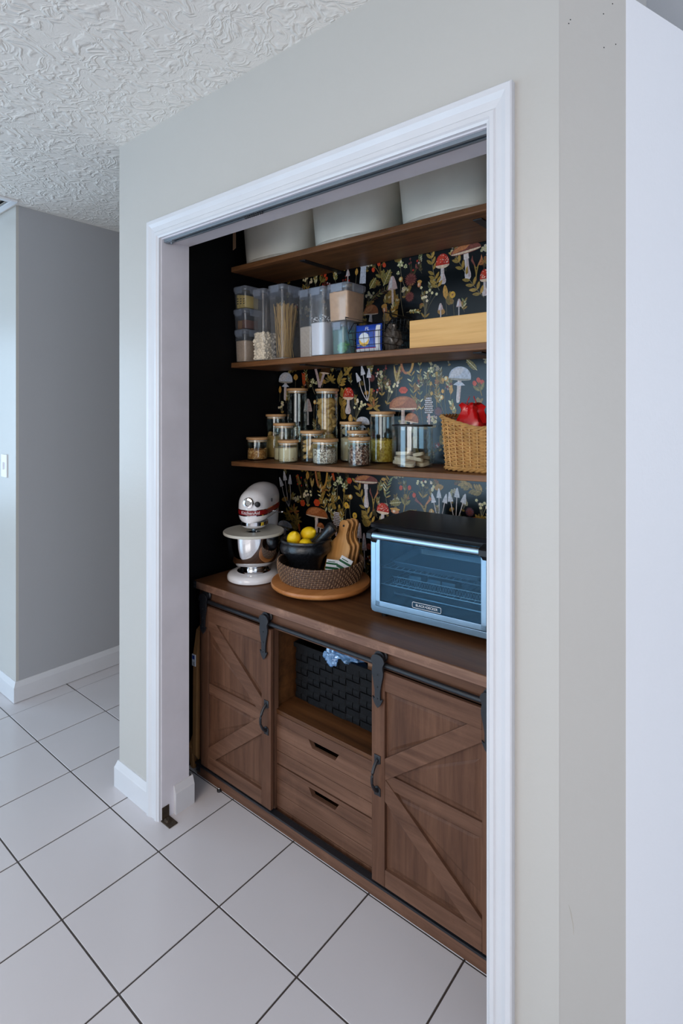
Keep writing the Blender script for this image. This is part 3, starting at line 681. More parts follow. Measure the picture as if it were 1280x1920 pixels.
        if kind == 'bell': PR.poly([Q(-.5, .52), Q(-.46, .60), Q(-.34, .80), Q(-.16, .97), Q(0, 1), Q(.16, .97), Q(.34, .80), Q(.46, .60), Q(.5, .52), Q(.25, .50), Q(0, .53), Q(-.25, .50)], col('pink'), 3); PR.poly([Q(-.40, .56), Q(-.25, .82), Q(0, .97), Q(-.02, .57)], col('cap'), 4)
        else: PR.poly([Q(-.33, .02), Q(.33, 0), Q(.28, .9), Q(-.28, .9)], col('blue'), 2); ell(0, .95, W * .5, H * .07, 'cap', 3)
    elif kind in ('trio', 'trio2'):
        sp = [(-.36, .60, -.1), (.0, .74, 0), (.38, .62, .1)]
        for i, (s, t, b) in enumerate(sp):
            line(curve([(0, 0), (s * (1.0 if kind == 'trio' else .55), .25), (s, t)]), .0034, 'stem', 2)
            p = Vector(Q(s, t - .02)); an = ang - b * 2.2
            d = Vector((math.cos(an), math.sin(an))); n = Vector((-d.y, d.x)); ln = H * .26; wd = W * .34
            PR.poly([tuple(p + n * wd * .5), tuple(p + n * wd * .42 + d * ln * .3), tuple(p + n * wd * .12 + d * ln * .95), tuple(p + d * ln), tuple(p - n * wd * .12 + d * ln * .95), tuple(p - n * wd * .42 + d * ln * .3), tuple(p - n * wd * .5)], col('cap'), 3)
    elif kind == 'leafy':
        pts = curve([(.0, 0), (-.25, .35), (0, 1)], 9); line(pts, lw, 'stalk', 1)
        for i in range(1, 9):
            for sd in (-1, 1):
                if (i * 7 + sd) % 9 == 0: continue
                leaf(pts[i], ang + sd * (0.95 - i * .05), min(W * .52, .034), .0125, 'leaf' if (i + sd) % 3 else 'leaf2', 2, 'ochre' if sd < 0 else 'olive')
    elif kind in ('sprig', 'grass', 'fern'):
        line(curve([(.1, 0), (-.2, .5), (0, 1)], 7), lw * .8, 'stalk', 1); pts = curve([(.1, 0), (-.2, .5), (0, 1)], 9)
        for i in range(2, 9):
            for sd in (-1, 1): leaf(pts[i], ang + sd * R.uniform(.5, .95), min(.026, W * .4), .006, R.choice(['leaf', 'green', 'cream', 'leaf2']) if kind != 'fern' else R.choice(['dim', 'olive', 'dark']), 2)
    elif kind == 'bud':
        line([Q(0, 0), Q(0, .6)], lw * .8, 'stalk', 1); leaf(Q(0, .52), ang, H * .48, W, 'ochre', 2, 'leaf2')
    elif kind == 'cone': leaf(Q(0, -.05), ang, H * 1.1, W, 'ochre', 2, 'cream')
    elif kind == 'daisy':
        line([Q(0, 0), Q(0, .8)], lw * .8, 'stalk', 1); ell(0, .86, W * .5, W * .55, 'yellow', 2); ell(0, .86, W * .32, W * .36, 'ochre', 3); ell(0, .86, W * .1, W * .1, 'dark', 4)
    elif kind == 'ball':
        line(curve([(.4, 0), (-.5, .5), (0, .9)]), lw * .8, 'stalk', 1); ell(0, .93, W * .5, W * .55, 'ochre', 2); ell(-.1, .94, W * .3, W * .34, 'cream', 3)
    elif kind == 'pom':
        for k in range(22):
            q = 2 * PI * k / 22; leaf(Q(0, .5), q, W * .5, W * .11, 'wine' if k % 2 else ('mauve' if x0 > -1.2 and z0 < 1.6 else 'wine2'), 2 + k % 2)
    elif kind == 'acorn':
        ell(0, .4, W * .40, H * .42, 'brown2', 2); ell(0, .78, W * .5, H * .24, 'ochre', 3); ell(-.1, .4, W * .15, H * .25, 'gill', 4)
    elif kind == 'tulip':
        for sd in (-1, 1):
            PR.poly([Q(sd * .05, 0), Q(sd * .03, .45), Q(sd * .25, .62), Q(sd * .5, .80), Q(sd * .38, 1.0), Q(sd * .32, .82), Q(sd * .10, .60), Q(0, .40), Q(-sd * .02, 0)], col('brown2' if sd > 0 else 'wine2'), 2 + (sd > 0))
        PR.poly([Q(-.22, .62), Q(-.06, .28), Q(.02, 0), Q(.08, .3), Q(.2, .62), Q(0, .5)], col('leaf'), 4); ell(0, .45, W * .05, H * .05, 'dark', 5)
    elif kind in ('spray', 'berries'):
        for k in range(9):
            s = R.uniform(-.5, .5); t = R.uniform(.55, 1.0)
            line(curve([(0, 0), (s * .2, t * .6), (s, t)], 5), lw * .6, 'stalk' if kind == 'spray' else 'dim', 1)
            if kind == 'spray':
                for q in range(5):
                    x, zc = R.uniform(-.05, .05), 0
                    ell(s + .03 * math.cos(q * 1.256), t, .0026, .0026, 'cream', 3, 7) if q == 0 else None
                c = Vector(Q(s, t))
                for q in range(5): PR.poly([(c.x + .0034 * math.cos(q * 1.256) + .0028 * math.cos(w), c.y + .0034 * math.sin(q * 1.256) + .0028 * math.sin(w)) for w in [j * PI / 3 for j in range(6)]], col('cream' if k % 3 else 'spot'), 2)
                ell(s, t, .0014, .0014, 'yellow', 4, 6)
            else:
                ell(s, t, .0040, .0044, R.choice(['red', 'wine2', 'pink', 'wine']), 2, 8)
        for sd in (-1, 1): leaf(Q(0, .05), ang + sd * .8, W * .3, .008, 'leaf', 2, 'ochre')
    elif kind == 'berry':
        for sd, t in ((-.35, .9), (.4, .8), (.1, 1.0)):
            line(curve([(0, 0), (sd * .2, 1.1), (sd, t)]), lw * .8, 'leaf', 1); ell(sd, t - .05, .008, .010, 'orange', 2); ell(sd - .03, t - .02, .004, .005, 'red2', 3)
        for sd in (-1, 1): leaf(Q(0, .3), ang + sd * .7, .035, .014, 'olive', 2, 'leaf2')
    elif kind == 'bigleaf':
        leaf(Q(0, 0), ang, H * 1.0 if H > .04 else .05, W * .5, 'olive', 2)
        for k in range(5):
            for sd in (-1, 1): line([Q(0, .12 + k * .16), Q(sd * .2, .24 + k * .16)], .0014, 'leaf2', 3)
        line([Q(0, 0), Q(0, .95)], .0018, 'cream', 4)
    elif kind == 'white_flower':
        line(curve([(.3, 0), (-.1, .4), (0, .75)]), lw, 'stalk', 1)
        for (s, t, sc) in ((0, .82, 1.0), (.42, .70, .6), (-.25, .55, .55)):
            c = Q(s, t)
            for k in range(6): leaf(c, k * PI / 3 + .3, W * .30 * sc, W * .19 * sc, 'cream' if k % 2 else 'green', 2 + k % 2)
            ell(s, t, W * .06, W * .06, 'green', 5, 8)
    elif kind == 'flame':
        line([Q(0, 0), Q(0, .9)], lw, 'brown', 1)
        for k in range(6):
            for sd in (-1, 1): leaf(Q(0, .2 + k * .12), ang + sd * .5, H * .28, .007, 'orange' if k % 2 else 'brown', 2)
    elif kind == 'vee':
        for sd in (-1, 1): line(curve([(-.02, .0), (sd * .1, .3), (sd * .36 - .1, 1)], 8), .0135, 'pink', 2)
        PR.poly([Q(-.05, .75), Q(.55, .70), Q(.60, 1.0), Q(-.02, 1.0)], col('dark'), 3); ell(.25, .72, W * .30, .004, 'gill', 4)
    elif kind == 'horn':
        line(curve([(-.5, 1), (-.35, -.1), (0, 0)], 8) , .010, 'brown2', 2); line(curve([(.5, 1), (.4, -.1), (0, 0)], 8), .010, 'ochre', 2)
    elif kind == 'star':
        for k in range(7): leaf(Q(0, .4), ang + (k - 3) * .62, W * .48, .012, R.choice(['leaf', 'dim', 'brown']), 2, 'leaf2')
    elif kind == 'veeleaf':
        line([Q(0, 0), Q(0, .5)], lw * .8, 'stalk', 1)
        for sd in (-1, 1): leaf(Q(0, .42), ang - sd * .22, H * .58, W * .36, 'leaf2', 2, 'cream')
    elif kind == 'morel':
        PR.poly([Q(-.10, 0), Q(.10, 0), Q(.13, .2), Q(.12, .5), Q(-.12, .5), Q(-.13, .2)], col('pink'), 2)
        PR.poly([Q(-.42, .42), Q(-.5, .6), Q(-.36, .82), Q(-.12, .98), Q(.08, 1), Q(.34, .85), Q(.46, .62), Q(.42, .44), Q(.15, .40), Q(-.15, .40)], col('dark'), 3)
        for k in range(8):
            for j in range(5):
                t = .45 + k * .068; wd_ = .44 * math.sqrt(max(.05, 1 - ((t - .58) / .46) ** 2))
                s_ = (-1 + (j + .5 * (k % 2) + .25) / 2.4) * wd_
                if abs(s_) < wd_: ell(s_, t, W * .075, H * .026, 'stem' if (j + k) % 3 else 'cap', 4, 7)
    elif kind == 'poppy':
        for k in range(6): ell(.25 * math.cos(k * 1.05), .5 + .25 * math.sin(k * 1.05), W * .26, H * .30, 'orange' if k % 2 else 'red2', 2 + k % 2, 9)
    elif kind == 'yellowbell':
        line(curve([(0, 0), (-.1, .5), (.1, 1)]), lw, 'leaf', 1)
        for k, (s, t) in enumerate(((-.4, .72), (.42, .80), (-.35, .45), (.4, .5), (.0, .98))):
            line(curve([(0, t - .25), (s * .4, t - .1), (s, t)]), lw * .7, 'leaf', 1); leaf(Q(s, t + .04), ang + PI + .4 * s, .018, .013, 'ochre' if k % 2 else 'leaf2', 2, 'yellow')
R0 = random.Random(3)
for k in range(520):        # dim undergrowth between the large motifs
    x = R0.uniform(CXL + .04, -.5); z = R0.uniform(.72, 2.34); h = R0.uniform(.025, .065); l = R0.uniform(-.02, .02)
    motif(R0.choice(['sprig', 'grass', 'fern', 'star', 'berries', 'bud', 'spray', 'sprig', 'leafy']), x, z, x + l, z + h, R0.uniform(.022, .05), R0.uniform(.4, .85))
PR.base = 9
for m_ in WP: motif(*m_)
for m_ in WP:               # the same repeat carried on to the right and above, out of sight behind the frame and tubs
    if m_[1] > -1.45 and m_[2] > 1.6 and m_[0] not in ('fern',): motif(m_[0], m_[1] + .60, m_[2] - .02, m_[3] + .60, m_[4] - .02, m_[5]) if m_[1] + .62 < -.47 and m_[1] + .6 > -.8 else None
me = bpy.data.meshes.new('botanical_print'); me.from_pydata(PR.v, [], PR.f); me.update()
ca = me.color_attributes.new('Col', 'FLOAT_COLOR', 'CORNER')
buf = []
for p, c in zip(me.polygons, PR.c): buf += list(c) * len(p.vertices)
ca.data.foreach_set('color', buf)
me.materials.append(MT['print'])
o = bpy.data.objects.new('botanical_print', me); link(o, wall_back)
o['kind'] = 'stuff'; o['label'] = 'printed mushrooms, leaves and flowers on black wallpaper'
# ------------------------------------------------------------------ barn-door cabinet
def top_of(o):
    while o.parent is not None: o = o.parent
    return o
def wobj(name, bm, mat, parent, smooth=None, kind=None, label=None):
    """shapes given in room coordinates, stored relative to their (unrotated) thing"""
    L0 = top_of(parent).location
    for v in bm.verts: v.co -= L0
    return obj(name, bm, mat, parent, smooth, kind, label)

CX0, CX1 = -1.795, -0.515
cab = root('barn_door_cabinet', 'brown wooden cabinet with black-railed barn doors inside the closet', 'cabinet', (-1.155, 0.44, 0.0))
bm = B(); box(bm, -1.805, -0.505, 0.213, 0.665, 0.737, 0.767, 0.003); ctop = wobj('countertop', bm, MT['counter'], cab)
bm = B(); box(bm, -1.7845, -0.506, 0.2118, 0.2145, 0.7385, 0.7655, 0.001); wobj('edge_board', bm, MT['edge'], ctop)
bm = B(); box(bm, -1.8065, -1.785, 0.2115, 0.235, 0.7375, 0.7665, 0.002)
for (yy, zz) in ((0.2115, 0.758), (0.2115, 0.746)): blob(bm, (-1.795, yy, zz), 0.004, 0.003, 0.004, 1)
wobj('corner_plate', bm, MT['iron'], ctop)
bm = B()
box(bm, CX0, CX0 + 0.018, 0.240, 0.655, 0.01, 0.737, 0.001); box(bm, CX1 - 0.018, CX1, 0.240, 0.655, 0.01, 0.737, 0.001)
box(bm, CX0 + 0.018, CX1 - 0.018, 0.645, 0.655, 0.05, 0.737); box(bm, CX0 + 0.018, CX1 - 0.018, 0.25, 0.645, 0.045, 0.058)
wobj('carcass', bm, MT['cab'], cab)
for x0, x1 in ((CX0, CX0 + 0.05), (-1.407, -1.372), (-0.950, -0.915), (CX1 - 0.05, CX1)):
    bm = B(); box(bm, x0, x1, 0.236, 0.256, 0.055, 0.69, 0.0015); wobj('front_stile', bm, MT['cab'], cab)
bm = B(); box(bm, CX0, CX1, 0.236, 0.256, 0.678, 0.737, 0.001); wobj('apron', bm, MT['cab_h'], cab)
for x in (-1.400, -0.938):
    bm = B(); box(bm, x, x + 0.014, 0.256, 0.645, 0.058, 0.737); wobj('partition', bm, MT['cab_in'], cab)
bm = B(); box(bm, -1.386, -0.938, 0.246, 0.645, 0.383, 0.397, 0.001); wobj('niche_shelf', bm, MT['cab_in'], cab)
bm = B(); box(bm, CX0 - 0.004, CX1 + 0.004, 0.226, 0.246, 0.002, 0.050, 0.002); pl = wobj('plinth', bm, MT['cab_h'], cab)
bm = B(); box(bm, CX0 - 0.006, CX0 + 0.018, 0.2245, 0.246, 0.016, 0.042, 0.001)
for zz in (0.024, 0.035): blob(bm, (CX0 + 0.006, 0.2245, zz), 0.004, 0.003, 0.004, 1)
wobj('corner_plate', bm, MT['iron'], pl)
bm = B(); box(bm, CX0, CX1, 0.214, 0.236, 0.0503, 0.057); wobj('floor_guide', bm, MT['iron'], cab)
for x in (CX0 + 0.03, CX1 - 0.03):
    for y in (0.26, 0.62):
        bm = B(); lathe(bm, [(0, 0), (0.012, 0), (0.012, 0.012), (0, 0.012)], 12, (x, y, 0)); wobj('foot', bm, MT['plastic_black'], cab, 40)

def bar2(bm, p, q, w, y0, y1):      # straight board between two (x,z) points
    p, q = Vector(p), Vector(q); d = (q - p).normalized(); n = Vector((-d.y, d.x)) * (w / 2)
    prism(bm, [tuple(p + n), tuple(q + n), tuple(q - n), tuple(p - n)], y0, y1, 'xz', bev=0.0015)
def clip_brace(bm, p, q, w, x0, x1, z0, z1, y0, y1):
    """diagonal board clipped to the panel rectangle"""
    p, q = Vector(p), Vector(q); d = (q - p).normalized(); n = Vector((-d.y, d.x)) * (w / 2); e = d * 0.2
    poly = [p + n - e, q + n + e, q - n + e, p - n - e]
    for ax, lim, keep in ((0, x0, 1), (0, x1, -1), (1, z0, 1), (1, z1, -1)):
        out = []
        for i in range(len(poly)):
            A, C = poly[i], poly[(i + 1) % len(poly)]; ia = (A[ax] - lim) * keep >= 0; ic = (C[ax] - lim) * keep >= 0
            if ia: out.append(A)
            if ia != ic: out.append(A + (C - A) * ((lim - A[ax]) / (C[ax] - A[ax])))
        poly = out
    prism(bm, [tuple(v) for v in poly], y0, y1, 'xz', bev=0.0012)
def barn_door(x0, x1, apex_right, lab):
    z0, z1 = 0.064, 0.682; yb, yf = 0.232, 0.213; st = 0.046
    bm = B(); box(bm, x0 + .004, x1 - .004, yb - 0.008, yb, z0 + .004, z1 - .004, 0.001)
    # raised field with a soft bevel
    d = wobj('door', bm, MT['cab'], cab, label=lab)
    for a, b in ((x0, x0 + st), (x1 - st, x1)):
        bm = B(); box(bm, a, b, yf, yb - 0.006, z0, z1, 0.0018); wobj('stile', bm, MT['cab'], d)
    for a, b in ((z0, z0 + 0.05), (z1 - 0.055, z1)):
        bm = B(); box(bm, x0 + st, x1 - st, yf + .0005, yb - 0.006, a, b, 0.0018); wobj('rail', bm, MT['cab_h'], d)
    X0, X1, Z0, Z1 = x0 + st, x1 - st, z0 + 0.05, z1 - 0.055; zm = 0.372
    bm = B(); box(bm, X0, X1, yf + .004, yb - 0.006, zm - 0.022, zm + 0.018, 0.0015); wobj('mid_rail', bm, MT['cab_h'], d)
    ax, ox = (X1, X0) if apex_right else (X0, X1)
    for zz, zk in ((Z1, zm + 0.03), (Z0, zm - 0.03)):
        bm = B(); clip_brace(bm, (ax, zk), (ox, zz), 0.05, X0, X1, Z0, Z1, yf + .001, yb - 0.006); wobj('brace', bm, MT['cab_h'], d)
    # raised centre fields between the braces
    g = 0.022
    for tri in ([(ox, Z1 - .07), (ox, zm + .02), (ax, zm + .025)], [(ox, zm - .022), (ox, Z0 + .08), (ax, zm - .03)],
                [(ax, Z1), (ax, zm + .07), (ox, Z1)], [(ax, Z0), (ax, zm - .07), (ox, Z0)]):
        c = sum((Vector(t) for t in tri), Vector((0, 0))) / 3
        P = [tuple(c + (Vector(t) - c) * 0.90) for t in tri]; P2 = [tuple(c + (Vector(t) - c) * 0.76) for t in tri]
        bm = B(); lo = [bm.verts.new((a, yb - 0.0085, b)) for a, b in P]; hi = [bm.verts.new((a, yb - 0.0112, b)) for a, b in P2]
        bm.faces.new(lo); bm.faces.new(hi)
        for k in range(3): bm.faces.new((lo[k], lo[(k + 1) % 3], hi[(k + 1) % 3], hi[k]))
        wobj('raised_field', bm, MT['cab'], d)
    # iron pull
    hx = x1 - 0.020 if apex_right else x0 + 0.022
    hz0, hz1 = 0.325, 0.43
    bm = B()
    for zz, sg in ((hz0, 1), (hz1, -1)):
        prism(bm, [(hx - .011, zz - sg * .006), (hx + .011, zz - sg * .006), (hx + .011, zz + sg * .016), (hx, zz + sg * .022), (hx - .011, zz + sg * .016)], yf - .003, yf, 'xz', bev=.0008)
        lathe(bm, [(0, 0), (.003, 0), (.002, .0015), (0, .002)], 8, M=Matrix.Translation((hx, yf - .003, zz)) @ Matrix.Rotation(PI / 2, 4, 'X'))
    N_ = 11
    tube(bm, [(hx, yf - .003 - .026 * math.sin(PI * k / (N_ - 1)) ** .7, hz0 + .008 + (hz1 - hz0 - .016) * k / (N_ - 1)) for k in range(N_)], [.0055 - .0012 * math.sin(PI * k / (N_ - 1)) for k in range(N_)], 8)
    wobj('pull_handle', bm, MT['iron'], d, 40, label='black iron pull handle')
    return d
barn_door(-1.757, -1.367, True, 'left sliding barn door')
barn_door(-0.941, -0.551, False, 'right sliding barn door')

# rail with strap hangers
bm = B(); tube(bm, [(CX0 + 0.02, 0.221, 0.698), (CX1 - 0.02, 0.221, 0.698)], 0.0072, 14); rail = wobj('sliding_rail', bm, MT['iron'], cab, 40, label='round black iron rail')
for x in (CX0 + 0.03, CX1 - 0.03):
    bm = B(); tube(bm, [(x, 0.221, 0.698), (x, 0.238, 0.698)], 0.005, 10); lathe(bm, [(0, 0), (.010, 0), (.010, .004), (0, .004)], 14, M=Matrix.Translation((x, 0.236, .698)) @ Matrix.Rotation(PI / 2, 4, 'X')); wobj('rail_standoff', bm, MT['iron'], rail, 40)
def hanger(x):
    half = [(0.0, .748), (.010, .7465), (.018, .741), (.0225, .732), (.0225, .727), (.0165, .717), (.0165, .711), (.0195, .699), (.0185, .688), (.013, .665), (.0095, .645), (.0085, .625), (.0095, .618), (.0175, .624), (.0165, .618), (.009, .603), (.0, .594)]
    half = [(a * 1.03, b - .017) for a, b in half]
    pts = half + [(-a, b) for a, b in half[-2:0:-1]]
    bm = B(); prism(bm, [(x + a, b) for a, b in pts], 0.2035, 0.2085, 'xz', bev=.0006)
    h = wobj('hanger_strap', bm, MT['iron'], cab, label='black spade-shaped hanger strap')
    bm = B(); prof = [(0.004, -.009), (.018, -.009), (.018, -.006), (.0145, -.003), (.0145, .003), (.018, .006), (.018, .009), (.004, .009)]
    lathe(bm, prof, 24, M=Matrix.Translation((x, .2215, .7195)) @ Matrix.Rotation(PI / 2, 4, 'X'), closed=True)
    tube(bm, [(x, .204, .7195), (x, .233, .7195)], .004, 10); wobj('roller_wheel', bm, MT['iron'], h, 40)
    for zz in (.673, .638, .605):
        bm = B(); lathe(bm, [(0, 0), (.0028, 0), (.002, .0014), (0, .0018)], 8, M=Matrix.Translation((x, .2035, zz)) @ Matrix.Rotation(PI / 2, 4, 'X')); wobj('screw_head', bm, MT['plastic_black'], h)
    for zz in (.655, .620):
        bm = B(); box(bm, x - .005, x + .005, .2083, .2132, zz - .005, zz + .005); wobj('spacer', bm, MT['iron'], h)
for x in (-1.733, -1.394, -0.914, -0.576): hanger(x)

# two slatted drawers under the niche
def drawer(z1, hs, hole):
    x0, x1, yf, yb = -1.3715, -0.9505, 0.246, 0.262
    bm = B(); box(bm, x0 + .01, x1 - .01, yb + .002, .60, z1 - sum(hs) + .004, z1 - sum(hs) + .012); box(bm, x0 + .01, x0 + .02, yb + .002, .60, z1 - sum(hs) + .012, z1 - .03); box(bm, x1 - .02, x1 - .01, yb + .002, .60, z1 - sum(hs) + .012, z1 - .03)
    dr = wobj('drawer', bm, MT['cab_in'], cab)
    z = z1
    for i, h in enumerate(hs):
        bm = B(); a, b = z - h + .0012, z - .0004
        if i == 0:
            hz1_, hz0_ = b - hole, b - hole - .024; xa, xb, xc, xd = -1.222, -1.092, -1.108, -1.205
            hz0_ = max(hz0_, a + .004)
            box(bm, x0, x1, yf, yb, hz1_, b, .0008); box(bm, x0, x1, yf, yb, a, hz0_, .0008)
            prism(bm, [(x0, hz0_), (xd, hz0_), (xa, hz1_), (x0, hz1_)], yf, yb, 'xz'); prism(bm, [(x1, hz0_), (x1, hz1_), (xb, hz1_), (xc, hz0_)], yf, yb, 'xz')
        else:
            box(bm, x0, x1, yf, yb, a, b, .0016)
        wobj('slat', bm, MT['cab_h'], dr)
        z -= h
drawer(0.382, [0.082, 0.045, 0.045], 0.032)
drawer(0.207, [0.048, 0.050, 0.047], 0.014)

# cardboard standing between the cabinet and the closet wall
t = root('flattened_carton', 'flattened brown cardboard carton wedged left of the wooden cabinet', 'cardboard', (-1.822, 0.4, 0.0))
bm = B(); prism(bm, [(.222, .075), (.226, .47), (.240, .56), (.262, .575), (.55, .57), (.55, .003), (.30, .003), (.235, .05)], -1.8235, -1.8005, 'yz', bev=.001)
wobj('carton_panel', bm, MT['card'], t)
bm = B(); box(bm, -1.8225, -1.8015, .2195, .2225, .425, .47); st_ = wobj('label_sticker', bm, MT['sticker'], t, label='white sticker with blue and black print')
bm = B(); box(bm, -1.820, -1.806, .2185, .2196, .452, .466); wobj('blue_square', bm, MT['sticker_blue'], st_)
bm = B(); put_text(bm, '55', .018, lambda a, b: (-1.812 + a * .8, .2187, .434 + b)); wobj('print', bm, MT['ink'], st_)
t = root('folded_paper_sheet', 'brown folded paper at the cabinet foot against the black wall', 'paper', (-1.845, 0.36, 0.0))
bm = B(); prism(bm, [(.235, .003), (.225, .09), (.26, .16), (.5, .175), (.5, .003)], -1.8545, -1.8335, 'yz', bev=.001, M=Matrix.Translation((0, 0, 0)))
wobj('sheet', bm, MT['card'], t)
t = root('castor_cap', 'tiny chrome and black castor cap lying at the cabinet plinth', 'hardware', (-1.655, 0.222, 0.0))
bm = B(); lathe(bm, [(0, 0), (.009, 0), (.009, .005), (.006, .008), (0, .008)], 16, (0, 0, 0)); obj('cap_body', bm, MT['plastic_black'], t, 40)
bm = B(); blob(bm, (-.002, 0, .009), .004, .004, .003, 2); obj('pin', bm, MT['chrome'], t, 60)

# black woven basket in the niche
bk = root('strap_basket', 'black woven strap basket filling the open cabinet niche', 'basket', (-1.162, 0.47, 0.397))
BW, BD, BH, NV, NH = 0.405, 0.27, 0.205, 14, 8
bm = B(); box(bm, -BW / 2 + .012, BW / 2 - .012, -BD / 2 + .012, BD / 2 - .012, 0.001, 0.006); obj('base', bm, MT['strap'], bk)
def ribbon(bm, pts, nrm, wdir, w, th):
    rows = []
    for p in pts:
        p = Vector(p); rows.append([p + wdir * (w / 2) + nrm * th / 2, p - wdir * (w / 2) + nrm * th / 2, p - wdir * (w / 2) - nrm * th / 2, p + wdir * (w / 2) - nrm * th / 2])
    loft(bm, rows)
vw, hw_ = BW / NV, (BH - .02) / NH
def side_straps(nv, W_, place, nr, wd):
    for i in range(nv):
        pts = []
        for j in range(NH + 1):
            for q in (0.15, 0.5, 0.85):
                zz = .008 + (min(j, NH) + q) * hw_
                if zz > BH - .004: continue
                s_ = 1 if (i + 2 * j) % 4 in (0, 1) else -1
                pts.append(place(-W_ / 2 + (i + .5) * W_ / nv, zz, .0035 * s_ * (1 if q == .5 else .75)))
        bm = B(); ribbon(bm, pts, nr, wd, W_ / nv * .90, .0022); obj('upright_strap', bm, MT['strap'], bk)
    for j in range(NH):
        pts = []
        for i in range(nv):
            for q in (0.15, 0.5, 0.85):
                s_ = -1 if (i + 2 * j) % 4 in (0, 1) else 1
                pts.append(place(-W_ / 2 + (i + q) * W_ / nv, .008 + (j + .5) * hw_, .0035 * s_ * (1 if q == .5 else .75)))
        bm = B(); ribbon(bm, pts, nr, Vector((0, 0, 1)), hw_ * .90, .0022); obj('cross_strap', bm, MT['strap'], bk)
side_straps(NV, BW, lambda u, z, d_: (u, -BD / 2 - d_, z), Vector((0, -1, 0)), Vector((1, 0, 0)))
side_straps(7, BD, lambda u, z, d_: (BW / 2 + d_, u, z), Vector((1, 0, 0)), Vector((0, 1, 0)))
side_straps(7, BD, lambda u, z, d_: (-BW / 2 - d_, u, z), Vector((-1, 0, 0)), Vector((0, 1, 0)))
bm = B(); box(bm, -BW / 2, BW / 2, BD / 2 - .003, BD / 2, .002, BH); obj('back_panel', bm, MT['strap'], bk)
bm = B()
for zz in (BH - .014,):
    box(bm, -BW / 2 - .006, BW / 2 + .006, -BD / 2 - .007, -BD / 2 - .003, zz, zz + .016, .001); box(bm, -BW / 2 - .006, -BW / 2 - .003, -BD / 2, BD / 2, zz, zz + .016); box(bm, BW / 2 + .003, BW / 2 + .006, -BD / 2, BD / 2, zz, zz + .016)
obj('rim_band', bm, MT['strap'], bk)
# plastic film and paper packets in that basket
def crumple(name, label, cat, loc, r3, mat, amp, fr, sub=4, seed=0.0, group=None):
    bm = B(); blob(bm, (0, 0, 0), r3[0], r3[1], r3[2], sub, amp=amp, fr=fr, seed=seed)
    o = obj(name, bm, mat, None, 30); o.location = loc; tag(o, label, cat, group); return o
t = root('plastic_bag', 'crumpled clear blue plastic bag poking out of the black basket', 'bag', (-1.185, 0.40, 0.52))
bm = B(); blob(bm, (0, 0, .03), .074, .050, .078, 4, amp=.35, fr=2.2, seed=3); obj('film', bm, MT['blue_film'], t, 25)
bm = B(); blob(bm, (.002, -.084, .088), .026, .012, .027, 4, amp=.55, fr=2.4, seed=11); obj('loose_corner', bm, MT['blue_film'], t, 25)
bm = B(); blob(bm, (.055, -.060, .100), .048, .030, .019, 4, amp=.5, fr=2.2, seed=5); obj('bunched_fold', bm, MT['blue_film'], t, 25)
t = root('paper_packet', 'tan paper packet in the black basket beside the plastic bag', 'packet', (-1.022, 0.42, 0.404))
bm = B(); box(bm, -.055, .055, -.06, .06, 0, .216, .008, M=Matrix.Rotation(.05, 4, 'Y')); obj('packet_body', bm, MT['kraft_bag'], t, 40)
bm = B(); box(bm, -.045, .045, -.004, .004, .214, .232, .001); obj('folded_top', bm, MT['kraft_bag'], t)
# ------------------------------------------------------------------ tubs on the top shelf
def sring(a, b, z, n=48, e=2.8, c=(0, 0)):
    out = []
    for k in range(n):
        q = 2 * PI * k / n; cs, sn = math.cos(q), math.sin(q)
        out.append(Vector((c[0] + a * math.copysign(abs(cs) ** (2 / e), cs), c[1] + b * math.copysign(abs(sn) ** (2 / e), sn), z)))
    return out
def tub(x, label, first):
    r = root('storage_tub', label, 'tub', (x, 0.576, 2.052), 0, 'cream tubs on the top shelf')
    bm = B(); a, b = .180, .122
    loft(bm, [sring(a * s, b * s, z) for s, z in ((.93, .010), (.955, .014), (.96, .02), (.98, .06), (1.01, .12), (1.04, .18), (1.075, .26), (1.05, .258), (1.02, .18), (.95, .06), (.92, .022))])
    obj('tub_wall', bm, MT['tub'], r, 50)
    bm = B(); loft(bm, [sring(a * s, b * s, z) for s, z in ((.92, .0), (.945, .001), (.957, .008), (.957, .014), (.92, .018))]); obj('foot_rim', bm, MT['tub_rim'], r, 50)
    bm = B(); tube(bm, sring(a * 1.075, b * 1.075, .262), .005, 8, closed=True); obj('rolled_rim', bm, MT['tub_rim'], r, 60)
    return r
t1 = tub(-1.668, 'leftmost cream metal tub on the top shelf, with tan tag', True)
tub(-1.266, 'middle cream metal tub on the top shelf', False)
tub(-0.864, 'rightmost cream metal tub on the top shelf', False)
bm = B(); prism(bm, [(-.194, .075), (-.176, .082), (-.176, .15), (-.181, .165), (-.188, .165), (-.194, .15)], -.1185, -.1165, 'xz'); obj('hang_tag', bm, MT['hanger_tag'], t1, label='tan hanging tag')

